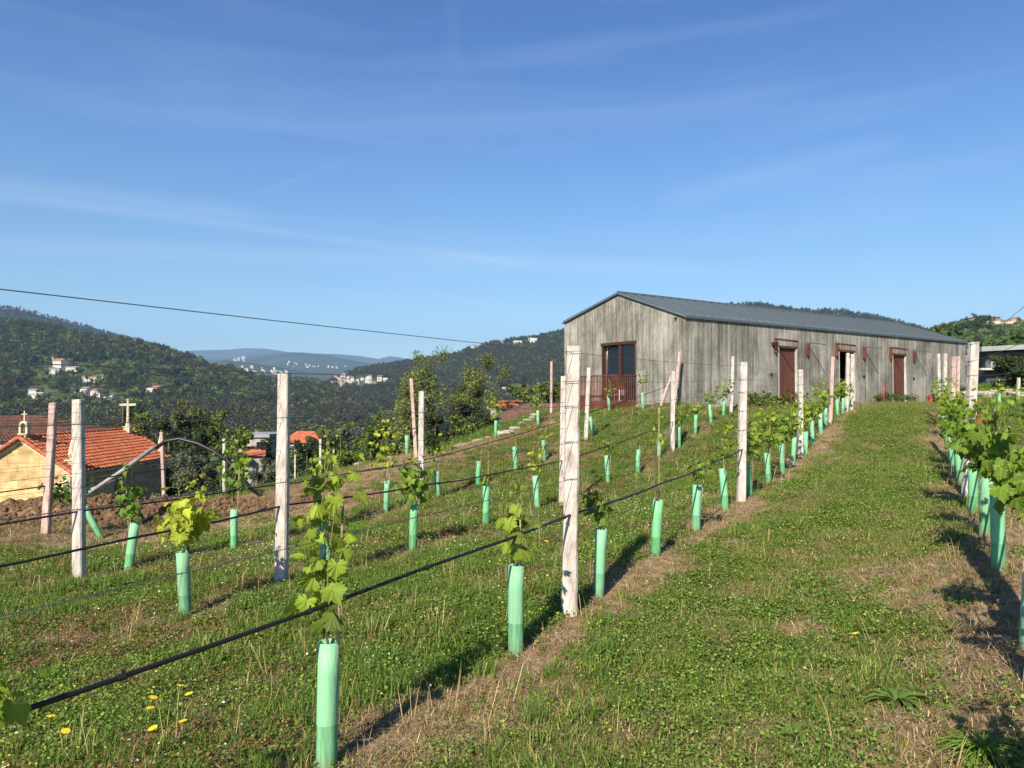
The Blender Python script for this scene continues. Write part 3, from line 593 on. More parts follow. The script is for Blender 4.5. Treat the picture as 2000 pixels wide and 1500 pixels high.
wood(H['valley'], 5000, 430, 860, 13, [.3,.2,.2,.1,.2], 'wood on the valley side beyond left hill', [(640,790,40,10)], .05, 5, (70,.62,.8), 'valley_wood')
wood(H['village'], 9000, 1700, 2300, 7.5, [.30,.12,.12,.16,.30], 'wood below the hilltop village on the right', [(1960,640,70,7),(1990,668,22,6)], .08, 6, (30,.66,.5), 'village_wood')

# ------------------------------------------------------------------ haze: one box of thin air
hz = MB(); hz.box(-19000, 19000, -500, 15500, -260, 1300)
hm_ = bpy.data.materials.new('thin_air'); hm_.use_nodes = True; hn = hm_.node_tree.nodes; hl = hm_.node_tree.links; hn.clear()
pv = hn.new('ShaderNodeVolumePrincipled'); pv.inputs['Color'].default_value = (0.42, 0.66, 1.0, 1); pv.inputs['Density'].default_value = 0.00008; pv.inputs['Anisotropy'].default_value = 0.0
ho = hn.new('ShaderNodeOutputMaterial'); hl.new(pv.outputs[0], ho.inputs['Volume'])
tag(hz.build('haze', hm_), 'thin blue morning haze over the valley', 'haze', kind='stuff')

# ------------------------------------------------------------------ vineyard
ORD = ['nearest','second','third','fourth','fifth','sixth','seventh','eighth','ninth','tenth','eleventh','twelfth','thirteenth','fourteenth','fifteenth','sixteenth','seventeenth','eighteenth','nineteenth']
ROWT = {'A': 'in the row on the lane\'s left edge', 'B': 'in the row on the lane\'s right edge', 'C': 'in the second row left of the mown lane',
        'D': 'in the third row left of the mown lane', 'E': 'in the farthest row left of the mown lane', 'F': 'in the lower field beyond the soil heap', 'G': 'right of the lane row'}
def ordl(i, what): return f"{ORD[i]} {what}" if i else f"nearest {what}"
def leaf_outline(fine):
    if fine: pts = [(-168,.30),(-150,.56),(-138,.72),(-130,.64),(-116,.82),(-108,.72),(-98,.76),(-88,.60),(-78,.78),(-68,.74),(-58,.94),(-48,.80),(-40,.84),(-30,.66),(-20,.84),(-12,.82),(0,1.04),(12,.82),(20,.84),(30,.66),(40,.84),(48,.80),(58,.94),(68,.74),(78,.78),(88,.60),(98,.76),(108,.72),(116,.82),(130,.64),(138,.72),(150,.56),(168,.30)]
    else: pts = [(-160,.44),(-118,.80),(-88,.60),(-57,.93),(-29,.66),(0,1.03),(29,.66),(57,.93),(88,.60),(118,.80),(160,.44)]
    P = [(.05, 0, .05)]
    for a, r in pts:
        x, y = r*math.cos(R(a)), r*math.sin(R(a)); P.append((x + .12, y, -.16*abs(y)**1.3 - .22*max(x,0)**2 + .05*math.sin(a*.2)))
    n = len(pts); f = [(0, i+1, i+2) for i in range(n-1)]
    return np.array(P) * .62, np.array(f)
LF, LFF = leaf_outline(True); LC, LCF = leaf_outline(False)
HUES = {'g': (0.12,0.205,0.026), 'y': (0.27,0.34,0.035), 'd': (0.06,0.12,0.022), 'm': (0.175,0.26,0.03)}
def make_vine(x, y, z, spec, label, group, seed, lean=(0, 0)):
    """spec: foliage bottom, foliage top (m above ground), half width, leaves, leaf size, hue, cane top"""
    h0, h1, w, nl, ls, hue, ctop = spec; 
    if y < 8: ls *= .80; w *= .82
    else: nl = int(nl*1.3); ls *= .92
    g = np.random.default_rng(seed)
    root = empty('grapevine', (x, y, z)); tag(root, label, 'grapevine', group)
    near = y < 7
    lx, ly = lean
    # woody stem and green shoots
    st = MB(); pts = []; k = 7; wob = g.normal(size=(k, 2)) * .008
    for i in range(k):
        t = i / (k-1); pts.append((wob[i,0]*3*t + lx*t, wob[i,1]*3*t + ly*t, .3 + (h0 + .12 - .3) * t))
    st.tube(pts, [.0075 - .0015*i/(k-1) for i in range(k)], 6); st.build('stem', M_bark, root, smooth=True)
    top = pts[-1]; nsh = 1 if nl < 12 else (2 if nl < 40 else 4); sh = MB(); paths = []
    for s_ in range(nsh):
        a = g.uniform(0, 6.28); ex = w * g.uniform(.25, .95) * math.cos(a); ey = w * g.uniform(.25, .95) * math.sin(a); hh = h1 if s_ == 0 else h0 + (h1-h0)*g.uniform(.5, 1)
        if s_ == 0: ex *= .35; ey *= .35
        P = []; m_ = 9
        for i in range(m_):
            t = i/(m_-1); P.append((top[0] + ex*math.sin(t*1.6) + g.normal()*.010, top[1] + ey*math.sin(t*1.6) + g.normal()*.010, top[2]-.05 + (hh - top[2]+.05)*t))
        sh.tube(P, [.0042*(1-.7*i/(m_-1)) for i in range(m_)], 5); paths.append(np.array(P))
    # leaves on petioles
    pos = []; nrm = []; pet = []
    for i in range(nl):
        P = paths[i % nsh]; t = g.uniform(0, 1) * (len(P)-1.001); j = int(t); q = P[j] + (P[j+1]-P[j])*(t-j)
        a = g.uniform(0, 6.28); pl = g.uniform(.35, 1.0) * min(w, .09 + w*.5) 
        q[2] = h0 + (h1 - h0) * ((q[2]-h0)/(h1-h0) if h1 > h0 else .5)
        e = q + np.array([math.cos(a)*pl, math.sin(a)*pl, g.uniform(-.3, .35)*pl + .01])
        pet.append((q, e, a)); pos.append(e); nrm.append([math.cos(a)*.75 + g.normal()*.45, math.sin(a)*.75 + g.normal()*.45 - .15, g.uniform(.25, 1.1)])
    if near or nl < 30:
        for q, e, a in pet[:60]: sh.tube([q, (q+e)/2 + np.array([0,0,.01]), e], .0014, 3, False)
    shm = mat_shoot; sh.build('shoot', shm, root)
    if nl:
        pos = np.array(pos); nrm = np.array(nrm); 
        # leaf tip points outward and down from the petiole
        nz = nrm / np.linalg.norm(nrm, axis=1, keepdims=True); az = np.array([p[2] for p in pet])
        outv = np.stack([np.cos(az), np.sin(az), -.7 + 0*az], 1) + g.normal(size=(nl,3))*.35; xv = outv - (outv*nz).sum(1, keepdims=True)*nz; xv /= np.linalg.norm(xv, axis=1, keepdims=True)
        rot = np.stack([xv, np.cross(nz, xv), nz], axis=2)
        hz_ = (pos[:,2]-h0)/max(h1-h0, .1)
        s = ls * g.uniform(.55, 1.25, nl) * np.clip(1.25 - .75*hz_, .4, 1.15) * 2
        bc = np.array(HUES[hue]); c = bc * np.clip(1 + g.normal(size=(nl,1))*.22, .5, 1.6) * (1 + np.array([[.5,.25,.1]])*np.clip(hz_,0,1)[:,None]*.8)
        rd = g.uniform(size=nl) < .06 * (hz_ > .7); c[rd] = (.30,.15,.04)
        tv0, tf = (LF, LFF) if y < 8 else (LC, LCF)
        VV, FF, CC = [], [], []; off = 0; which = g.integers(0, 4, nl)
        for q in range(4):
            m_ = which == q
            if not m_.any(): continue
            tv = tv0.copy(); 
            if q == 1: tv[:, 2] += -.55*np.abs(tv[:, 1])**1.2; tv[:, 1] *= .88          # folded along the midrib
            elif q == 2: tv[:, 2] += .35*tv[:, 1]**2*2 - .5*np.maximum(tv[:, 0], 0)**2; tv[:, 0] *= .92   # cupped, tip hanging
            elif q == 3: tv[:, 2] += .30*tv[:, 0]*tv[:, 1]*2; tv[:, 1] *= 1.08; tv[:, 0] *= .85          # twisted
            sc3 = np.stack([s[m_], s[m_]*g.uniform(.82, 1.12, m_.sum()), s[m_]*g.uniform(.7, 1.5, m_.sum())], 1)
            v, f, cc = stamp(tv, tf, pos[m_], rot[m_], sc3, c[m_]); cc = cc.copy(); k_ = len(tv)
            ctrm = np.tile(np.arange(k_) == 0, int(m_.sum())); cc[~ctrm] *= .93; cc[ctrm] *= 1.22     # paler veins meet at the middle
            VV.append(v); FF.append(f + off); CC.append(cc); off += len(v)
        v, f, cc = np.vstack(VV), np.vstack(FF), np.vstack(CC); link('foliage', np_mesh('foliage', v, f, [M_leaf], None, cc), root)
    if ctop:
        cm = MB(); dx, dy = g.normal()*.03, g.normal()*.03; cm.tube([(.03, .0, .02), (.03+dx, dy, ctop)], [.007, .0055], 6); cm.build('stake', M_cane, root, smooth=True)
    return root
mat_shoot = mat('green_shoot', (0.16,0.17,0.04), 0.6)

# vine guard: a hollow sleeve, once; then copied
def guard_mesh(seed):
    g = random.Random(seed); m = MB(); Hh = .545; n = 20; ph = g.uniform(0, 6)
    prof = [(.048, -.06), (.0475, 0), (.0480, .10), (.0478, .185), (.0490, .192), (.0490, .40), (.0493, Hh)]
    inner = [(.0465, Hh), (.0455, .35), (.0450, .0)]
    b = 0
    for r, z in prof + inner:
        for k in range(n):
            t = 2*math.pi*k/n; rr = r * (1 + .05*math.cos(2*t+ph) + .02*math.sin(3*t+ph*2)*(.4 + z)); m.v.append((rr*math.cos(t) + .004*math.sin(z*5+ph), rr*math.sin(t), z))
    for i in range(len(prof+inner)-1):
        for k in range(n):
            k2 = (k+1) % n; m.f.append((i*n+k, i*n+k2, (i+1)*n+k2, (i+1)*n+k)); m.m.append(0)
    me = bpy.data.meshes.new('vine_guard'); me.from_pydata(m.v, [], m.f); me.materials.append(M_guard); me.polygons.foreach_set('use_smooth', [True]*len(m.f)); me.update(); return me
GM = [guard_mesh(i) for i in range(4)]
def place_guard(x, y, z, label, i, tilt=None):
    o = link('vine_guard', GM[i % 4]); o.location = (x, y, z); g = random.Random(i*13+5)
    tl = tilt or (g.gauss(0, .05), g.gauss(0, .045)); o.rotation_euler = (tl[0], tl[1], g.uniform(0, 6.28) if not tilt else 0)
    sc = g.uniform(.96, 1.05); o.scale = (1, 1, sc)
    tag(o, label, 'vine guard', 'green vine guards along the rows'); return o

D_ = None
def m_above(v, y, z): return (zat(1000, v, y) - z)
VS = { # per guard: foliage top v, bottom v, width px, leaves, size, hue, cane top (m)
 'A': {0:(838,1310,118,54,.060,'m',1.15),1:(925,1120,72,30,.068,'m',.95),2:(930,1065,62,30,.066,'g',.75),3:(815,880,26,8,.04,'y',1.45),4:(886,965,56,34,.05,'g',.7),5:(800,905,34,26,.05,'m',.9),6:(790,900,52,60,.06,'m',1.0),7:(782,872,52,75,.062,'m',1.0),8:(778,862,48,70,.06,'g',.9),9:(765,850,38,60,.06,'m',.9),10:(752,845,36,65,.06,'m',.9),11:(745,830,34,60,.06,'g',.9),12:(742,812,28,55,.06,'m',.9),13:(738,800,26,50,.06,'g',.9),14:(738,785,26,60,.06,'g',.9),15:(740,785,26,55,.06,'m',.9),16:(742,785,26,60,.06,'g',.9)},
 'B': {0:(860,1015,110,80,.062,'g',1.2),1:(765,945,115,125,.066,'g',1.2),2:(780,905,90,115,.066,'g',1.1),3:(790,890,80,80,.07,'g',1.1),4:(770,862,62,80,.07,'g',1.1),5:(760,850,56,80,.07,'m',1.1),6:(745,840,48,80,.07,'g',1.1),7:(735,835,42,95,.07,'m',1.1),8:(735,825,40,95,.07,'g',1.1)},
 'C': {0:(925,1062,108,85,.07,'y',.95),1:(852,1035,64,55,.07,'m',1.0),2:(868,995,70,62,.065,'g',1.0),3:(925,955,26,7,.05,'m',1.05),4:(862,930,34,24,.05,'y',.9),5:(890,925,20,8,.045,'g',.7),6:(850,905,32,22,.05,'g',.9),7:(860,885,18,7,.05,'g',.8),8:(800,855,26,22,.05,'g',.9),9:(770,862,30,42,.055,'g',1.1),10:(785,835,26,30,.055,'m',1.0),11:(760,810,28,36,.055,'g',1.0),12:(722,790,34,52,.06,'g',1.2)},
 'D': {0:(903,1040,46,48,.062,'g',.95),1:(838,968,58,75,.06,'g',1.1),2:(835,965,62,75,.062,'m',1.1),3:(815,918,52,60,.06,'y',1.0),4:(842,895,34,32,.055,'m',.9),5:(815,930,14,5,.04,'g',1.05),6:(845,880,20,8,.045,'g',.9),7:(838,872,28,20,.05,'m',.9)},
 'E': {0:(845,862,12,4,.04,'g',.7),1:(752,818,30,42,.06,'m',1.1),2:(738,800,38,55,.06,'m',1.2)}}
ctr = 0
for r, L in GUARDS.items():
    for i, (u, v) in enumerate(L):
        yy = row_y(r, u); p = at(u, v, yy); z = gz(p.x, p.y); ctr += 1
        place_guard(p.x, p.y, z, f"green plastic vine guard, {ORD[i]} {ROWT[r]}", ctr)
        s = VS[r].get(i)
        if not s: continue
        vt, vb, w, nl, ls, hue, ct = s
        make_vine(p.x, p.y, z, (max(m_above(vb, yy, z), .56), max(m_above(vt, yy, z), .62), w / 2 * yy / F, nl, ls, hue, ct),
                  f"grapevine in its guard, {ORD[i]} {ROWT[r]}", 'grapevines along the rows', 500 + ctr)
# near vines mostly or wholly beside the picture whose leaves or shadows fall in it
for r, yy, spec, lab in [('A', 1.99, (.68, 1.04, .12, 20, .080, 'm', 1.0), 'big-leaved grapevine at the left edge of the photo, beside the black hose'),
                         ('B', 3.05, (.65, 1.35, .16, 42, .065, 'g', 1.2), 'leafy grapevine just beyond the right edge, behind the nearest right post'),
                         ('B', 1.75, (.65, 1.3, .16, 42, .065, 'g', 1.2), 'leafy grapevine nearest the viewer on the right, outside the bottom corner')]:
    x = row_x(r, yy); z = gz(x, yy); make_vine(x, yy, z, spec, lab, 'grapevines along the rows', int(yy*100))
    place_guard(x, yy, z, 'green vine guard of the ' + lab.split(',')[0], int(yy*10))
XL = [('green vine guard between the deck railing and a granite post', (742,776,22,20,.05,'g',1.1)), ('green vine guard in front of the concrete gable, right of the deck', (712,756,24,44,.055,'m',1.1)),
      ('dark shaded vine guard leaning beside a thin granite post', None), ('toppled green vine guard leaning left behind the tall left post', (915,985,85,70,.06,'d',1.0)),
      ('small vine guard by the paved strip in the lower field, leftmost there', None), ('small vine guard by the paved strip in the lower field, right of the leftmost', None),
      ('small vine guard by the dirt track in the lower field', None), ('tiny vine guard at the far side of the lower field', None), ('small vine guard at the end of the dirt track', None),
      ('small vine guard on the right terrace, left of its pair', (735,772,22,26,.06,'m',.9)), ('small vine guard on the right terrace, right of its pair', (735,772,22,26,.06,'m',.9))]
for k, ((u, v, yy), (lab, s)) in enumerate(zip(EXTRA, XL)):
    p = at(u, v, yy); z = gz(p.x, p.y)
    place_guard(p.x, p.y, z, lab, 60+k, (0.05, -.45) if k == 3 else ((.0, -.22) if k == 2 else None))
    if s:
        vt, vb, w, nl, ls, hue, ct = s
        xx = p.x - (.55 if k == 3 else 0)
        make_vine(xx, p.y, z, (max(m_above(vb, yy, z), .4), m_above(vt, yy, z), w/2*yy/F, nl, ls, hue, ct), lab.replace('vine guard', 'grapevine').replace('toppled green', 'dark leafy').replace('green grape','bright grape').replace('small grape', 'small grape'), 'grapevines along the rows', 900+k)

# granite posts
def post_mesh(h, w, seed, leanv):
    g = random.Random(seed); m = MB(); ch = w*.12; n = 9
    for i in range(n):
        t = i/(n-1); z = -.25 + (h+.25)*t; ww = w/2*(1.06 - .10*t)
        ring = [(-1,-.76),(-.76,-1),(.76,-1),(1,-.76),(1,.76),(.76,1),(-.76,1),(-1,.76)]
        for a, b in ring: m.v.append((a*ww + g.gauss(0, w*.012) + leanv[0]*t, b*ww + g.gauss(0, w*.012) + leanv[1]*t, z + (g.gauss(0, .004) if i == n-1 else 0)))
    for i in range(n-1):
        for k in range(8): m.f.append((i*8+k, i*8+(k+1)%8, (i+1)*8+(k+1)%8, (i+1)*8+k)); m.m.append(0)
    m.f.append(tuple((n-1)*8+k for k in range(8))); m.m.append(0)
    return m
pc = {}
PINF = {}
FINE = {('A',0):'tall pale granite post with wire ties in the middle foreground',('F',0):'leaning pinkish granite post right of the chapel',('E',0):'leaning pinkish granite post in front of the chapel gable',('E',1):'slim pink granite post leaning left above the dry stone edge',
        ('D',0):'pale granite post left of the toppled guard, in front of the chapel',('C',0):'pale granite post left of centre, in front of the distant valley',('G',0):'pink granite post leaning in front of the far end of the concrete building',
        ('D',3):'pink granite post with a brace in front of the building corner',('B',0):'granite post at the right edge of the photo',('G',1):'slim granite post on the right terrace at the photo edge'}
WR = [1.93, 1.71, 1.53, 1.27, 1.0, .36]
for k, (r, u, v, yy, ut, vt, look) in enumerate(POSTS):
    p = at(u, v, yy); z = gz(p.x, p.y); t = at(ut, vt, yy); h = t.z - z; i = pc.get(r, 0); pc[r] = i+1
    w = .105 if yy < 12 else (.10 if r in 'ACD' else .088)
    if r == 'F' or (r == 'E' and i): w = .085 if yy < 30 else .07
    lab = FINE.get((r, i), f"granite trellis post, {ORD[i]} {ROWT[r]}")
    ob = empty('trellis_post', (p.x, p.y, z)); tag(ob, lab, 'trellis post', 'granite trellis posts')
    post_mesh(h, w, k, (t.x - p.x, random.Random(k).gauss(0, .02))).build('shaft', M_post if look == 'w' else M_postpink, ob)
    PINF.setdefault(r, []).append((yy, p.x, z, h))
    ob.rotation_euler = (0, 0, 0)
    # wire ties round the shaft
    if yy < 16:
        for wz in WR[:5]:
            if wz > h - .01: wz = h - .06
            f = wz/h; cx = (t.x-p.x)*f; ww = w/2*1.02
            m = MB(); m.tube([(cx-ww-.002,-ww-.002,wz),(cx+ww+.002,-ww-.002,wz+.004),(cx+ww+.002,ww+.002,wz),(cx-ww-.002,ww+.002,wz),(cx-ww-.002,-ww-.002,wz)], .0022, 5); m.build('wire_tie', M_wire, ob)
# slanting braces
for lab, a, b_, w in [('slanting pink granite brace against the end post by the building corner', at(1290,792,25.0), at(1316,725,25.2), .10), ('thin slanting granite brace in front of the chapel wall', at(170,1010,11.2), at(150,960,11.4), .05)][:1]:
    m = MB(); m.tube([tuple(a - Vector((0,0,.1))), tuple((a+b_)/2), tuple(b_)], w/2*1.2, 4); o = m.build('post_brace', M_postpink); tag(o, lab, 'brace')

# wires and drip hoses
WN = ['highest trellis wire','second highest trellis wire','middle trellis wire','lower middle trellis wire','trellis wire just above the hose','lowest trellis wire']
KN = {'A': [-.8,5.4,10.3,15.9,21.0,25.5], 'B': [-.8,4.15,9.3,14.6,20.0,23.5], 'C': [1.6,7.04,12.4,18.06,24.6], 'D': [2.6,8.1,13.6,19.8,25.3], 'E': [5.6,11.4,18.3,22.6,27.0]}
NR = {k: v.replace('in the', 'of the', 1) for k, v in ROWT.items()}
for r, ys in KN.items():
    kn = []
    for yk in ys:
        x = row_x(r, yk); z = gz(x, yk); hh = 1.96
        for (py, px, pz, ph) in PINF[r]:
            if abs(py - yk) < .6: x, z, hh = px + .055, pz, ph
        if r == 'A' and yk < 0: z = -1.598
        kn.append((x, yk, z, min(hh, 2.0)))
    for wi, wz in enumerate(WR):
        if wi == 5 and r not in 'CD': continue
        m = MB(); pts = []
        for j, (x, yk, z, hh) in enumerate(kn):
            pts.append((x, yk, z + min(wz, hh - .05)))
            if j < len(kn)-1:
                x2, y2, z2, h2 = kn[j+1]
                for q in (.2, .4, .6, .8): pts.append((x+(x2-x)*q, yk+(y2-yk)*q, z+min(wz, hh-.05) + (z2+min(wz, h2-.05)-z-min(wz, hh-.05))*q - .07*q*(1-q)))
        m.tube(pts, .0019 if (r == 'A' and wi == 0) else .0017, 6, False); o = m.build('trellis_wire', M_wire); tag(o, f"{WN[wi]} {NR[r]}", 'wire', 'trellis wires')
    # hose: sags between ties
    pts = []; g = random.Random(ord(r))
    for j in range(len(kn)-1):
        x, yk, z, _ = kn[j]; x2, y2, z2, _ = kn[j+1]
        for q in range(8):
            t = q/8; pts.append((x+(x2-x)*t - .02, yk+(y2-yk)*t, z+(z2-z)*t + .73 - .035*math.sin(math.pi*t) + .008*math.sin(t*19 + j) + g.gauss(0, .003)))
    pts.append((kn[-1][0], kn[-1][1], kn[-1][2]+.73))
    m = MB(); m.tube(pts, .0095, 8); o = m.build('drip_hose', M_hose, smooth=True); tag(o, f"black drip irrigation hose {NR[r]}", 'hose', 'drip hoses')
    if r == 'B': o.location.x += .07
    nclip = 16 if r in 'AC' else 5
    for q in range(nclip):
        yq = (2.39 if r == 'A' else kn[0][1] + .9) + q*.72
        for j in range(len(pts)-1):
            if pts[j][1] <= yq < pts[j+1][1]:
                t = (yq-pts[j][1])/(pts[j+1][1]-pts[j][1]); c = Vector(pts[j]).lerp(Vector(pts[j+1]), t); d = (Vector(pts[j+1])-Vector(pts[j])).normalized()
                m = MB(); m.tube([c-d*.009, c+d*.009], .0135, 8); m.tube([c+Vector((0,0,.008)), c+Vector((.002,.0,.024))], .0045, 6); m.tube([c-d*.016, c-d*.012], .0115, 8)
                m.build('hose_clip', M_black, o)
# big black pipe arching over the heap, and the grey poles
PY = 15.5
arch = [at(304,876,PY), at(322,862,PY), at(350,857,PY), at(385,866,PY), at(415,880,PY), at(445,900,PY), at(470,928,PY), at(490,955,PY), at(515,972,PY+.3), at(545,979,PY+.5), at(600,982,PY+1), at(650,980,PY+1.8)]
m = MB(); m.tube(arch, .040, 10); tag(m.build('drain_pipe', M_hose, smooth=True), 'thick black corrugated pipe arching over the freshly dug earth', 'pipe')
m = MB(); m.tube([at(168,966,14.6), at(235,922,15.0), at(303,872,15.45)], [.035,.042,.048], 10); tag(m.build('wooden_pole', M_greypipe, smooth=True), 'long grey pole slanting up in front of the chapel side wall', 'pole')
m = MB(); m.tube([at(178,955,14.9), at(226,938,15.3)], [.022,.025], 8); tag(m.build('wooden_stick', M_greypipe, smooth=True), 'short grey stick lying beside the long slanting pole', 'stick')

# ------------------------------------------------------------------ ground cover (uncountable)
def blades(n, rad, h0, h1, wd, spread, base, var, seed, droop=.4):
    g = np.random.default_rng(seed); V = []; Fc = []; C = []
    for i in range(n):
        a = g.uniform(0, 6.28); r = rad*math.sqrt(g.uniform()); x, y = r*math.cos(a), r*math.sin(a); h = g.uniform(h0, h1); b = g.uniform(0, 6.28)
        lx, ly = math.cos(b)*h*spread*g.uniform(.3, 1), math.sin(b)*h*spread*g.uniform(.3, 1); c = math.cos(b+1.57)*wd*g.uniform(.6,1.2)/2; s = math.sin(b+1.57)*wd*g.uniform(.6,1.2)/2
        k = len(V); V += [(x-c,y-s,-.01),(x+c,y+s,-.01),(x+lx*.45+c*.8,y+ly*.45+s*.8,h*.6),(x+lx*.45-c*.8,y+ly*.45-s*.8,h*.6),(x+lx,y+ly,h*(1-droop*g.uniform()))]
        Fc += [(k,k+1,k+2),(k,k+2,k+3),(k+3,k+2,k+4)]; col = np.array(base[g.integers(len(base))])*max(.5, 1+g.normal()*var); C += [col]*5
    return np.array(V), np.array(Fc), np.array(C)
def small_leaves(n, rad, zmax, size, base, var, seed):
    g = np.random.default_rng(seed); t = np.array([[0,-.5,0],[.42,-.25,.05],[.45,.25,.05],[0,.5,0],[-.45,.25,.05],[-.42,-.25,.05]]); tf = np.array([[0,1,2],[0,2,3],[0,3,4],[0,4,5]])
    r = rad*np.sqrt(g.uniform(size=n)); a = g.uniform(0,6.28,n); P = np.stack([r*np.cos(a), r*np.sin(a), g.uniform(.004, zmax, n)*(1-.5*r/rad)], 1)
    N = np.stack([g.normal(size=n)*.5, g.normal(size=n)*.5, np.ones(n)], 1); c = np.array(base)[g.integers(0, len(base), n)]*np.clip(1+g.normal(size=(n,1))*var, .4, 1.8)
    return stamp(t, tf, P, rotmats(N, g.uniform(0,6.28,n)), size*g.uniform(.6,1.3,n), c)
GR = [(0.078,0.145,0.022),(0.13,0.205,0.030),(0.19,0.245,0.042),(0.29,0.27,0.085)]
LU = [(0.072,0.145,0.024),(0.112,0.195,0.03),(0.16,0.235,0.038)]
ST = [(0.38,0.27,0.125),(0.26,0.175,0.08),(0.46,0.36,0.19),(0.16,0.105,0.05)]
RDC = [(0.15,0.07,0.03),(0.21,0.12,0.05),(0.12,0.085,0.035),(0.10,0.11,0.03)]
def pr(name, vfc, m): v, f, c = vfc; return proto(name, np_mesh(name, v, f, [m], None, c))
P_short = [pr('grass_tuft', blades(34, .055, .015, .05, .0032, .9, GR, .25, 21+i), M_grass) for i in range(2)]
P_tall = [pr('tall_grass_tuft', blades(30, .05, .035, .095, .0042, .7, LU+GR[1:2], .25, 31+i), M_grass) for i in range(2)]
P_clov = [pr('clover_patch', small_leaves(60, .075, .045, .0095, LU+GR[1:3], .3, 41+i), M_grass) for i in range(2)]
P_straw = [pr('straw', blades(26, .085, .004, .022, .0030, 5.0, ST, .25, 51+i, .8), M_straw) for i in range(2)]
P_red = [pr('dry_weed', small_leaves(50, .075, .06, .010, RDC, .25, 61), M_straw)]
wf = small_leaves(9, .14, .02, .010, [(.75,.75,.68)], .05, 71); wf[0][:, 2] += .05; P_wf = pr('white_floret', wf, M_flower)
yf = small_leaves(7, .16, .03, .011, [(.62,.55,.06)], .1, 72); yf[0][:, 2] += .05; P_yf = pr('yellow_floret', yf, M_flower)
g = np.random.default_rng(5)
def cand(n, r0, r1, az0=-41, az1=41):
    r = g.uniform(r0, r1, n); az = np.radians(g.uniform(az0, az1, n)); x, y = r*np.sin(az), r*np.cos(az)
    ba = (x-BO.x)*BD.x + (y-BO.y)*BD.y; bb = (x-BO.x)*BN.x + (y-BO.y)*BN.y; k = ~((ba > -.1) & (bb > -.12) & (ba < 21) & (bb < 7)) & ~((ba > -1.1) & (ba < 0) & (bb > 1.4) & (bb < 6))
    return x[k], y[k], r[k]
def lay(name, n, r0, r1, keepf, protos, smin, smax, grow, label, cat, dz=0.0):
    x, y, r = cand(n, r0, r1); ba, dr, re = masks(x, y); cc = (x - SL*y); k = g.uniform(size=len(x)) < keepf(x, y, ba, dr, re, cc); x, y, r = x[k], y[k], r[k]
    z = ground_z(x, y) + dz; which = g.integers(0, len(protos), len(x)); s = g.uniform(smin, smax, len(x)) * (1 + grow*r) * (.75 + .6*fbm(x, y, .5, 2, 33))
    for i, p in enumerate(protos):
        m_ = which == i
        scatter(name, np.stack([x, y, z], 1)[m_], np.stack([g.normal(size=m_.sum())*.12, g.normal(size=m_.sum())*.12, g.uniform(0, 6.28, m_.sum())], 1), s[m_], p, label, cat)
lane = lambda cc: sstep(-2.5, -1.6, cc) * (1 - sstep(.1, .5, cc))
patch = lambda x, y, sd, sc=.8: fbm(x, y, sc, 3, sd)
lay('short_grass', 95000, 1.2, 36, lambda x,y,b,d,r,c: (1-b*.93)*(1-d*.62)*(.4+.6*lane(c))*(.35+.65*sstep(.34,.52,patch(x,y,48,.28))), P_short, .72, 1.2, .022, 'short green grass growing over the vineyard ground', 'grass')
lay('tall_grass', 52000, 1.2, 40, lambda x,y,b,d,r,c: (1-b*.95)*(1-d*.6)*(1-.93*lane(c))*sstep(.38,.62,patch(x,y,44)), P_tall, .7, 1.3, .02, 'taller tufts of grass between the vine rows', 'grass')
lay('clover', 70000, 1.2, 30, lambda x,y,b,d,r,c: (1-b*.9)*(1-d*.55)*(.25+.75*sstep(.40,.60,patch(x,y,45,.6)))*(.9-.3*lane(c)), P_clov, .8, 1.5, .03, 'low clover and small leafy weeds carpeting the ground', 'weeds')
lay('dry_straw', 60000, 1.2, 34, lambda x,y,b,d,r,c: np.clip(.12 + b*.22 + d*.7, 0, 1), P_straw, .7, 1.4, .025, 'dry straw and cut stalks lying on the bare soil', 'straw', .002)
lay('dry_weeds', 20000, 1.2, 34, lambda x,y,b,d,r,c: np.clip(r*1.2 + .25*d*(c < -3), 0, 1), P_red, .8, 1.5, .02, 'reddish brown dried weeds on the slope', 'weeds')
lay('white_florets', 4200, 2.5, 32, lambda x,y,b,d,r,c: (.25+.75*sstep(6,10,y))*(1-b)*(1-lane(c))*sstep(.45,.6,patch(x,y,46,1.6)), [P_wf], .7, 1.3, .02, 'tiny white wildflowers dotted through the grass', 'flowers')
lay('yellow_florets', 3200, 1.6, 30, lambda x,y,b,d,r,c: (1-b)*(1-lane(c))*sstep(.5,.62,patch(x,y,47,1.6)), [P_yf], .7, 1.2, .02, 'tiny yellow wildflowers dotted through the grass', 'flowers')
pbv = MB(); pbv.lathe([(0.001,-.5),(.7,-.35),(1,.1),(.6,.5),(.001,.6)], 6); P_peb = proto('pebble', np_mesh('pebble', np.array(pbv.v)*np.array([1,.75,.6]), np.array(pbv.f), [M_rubble]))
M_clump = P_tall
lay('pebbles', 9000, 1.2, 16, lambda x,y,b,d,r,c: np.clip(b*.9+.02, 0, 1), [P_peb], .004, .013, .03, 'small stones and crumbs of earth on the bare strips', 'stones', .002)
P_big = [pr('grass_clump', blades(60, .07, .045, .12, .0045, .9, GR, .28, 81+i), M_grass) for i in range(2)]
lay('grass_clumps', 2600, 1.3, 30, lambda x,y,b,d,r,c: (1-b*.7)*sstep(.5,.62,patch(x,y,49,.9))*(.55+.45*(1-lane(c))), P_big, .6, 1.25, .02, 'larger ragged clumps of grass standing above the rest', 'grass')
P_stalk = [pr('dead_stalk', blades(7, .03, .12, .26, .0022, .5, ST[:2]+ST[2:3], .2, 91), M_straw)]
lay('dead_stalks', 1500, 1.6, 25, lambda x,y,b,d,r,c: (.25+.75*d)*(1-.7*lane(c)), P_stalk, .6, 1.2, .02, 'dead upright stalks scattered over the slope', 'stalks')
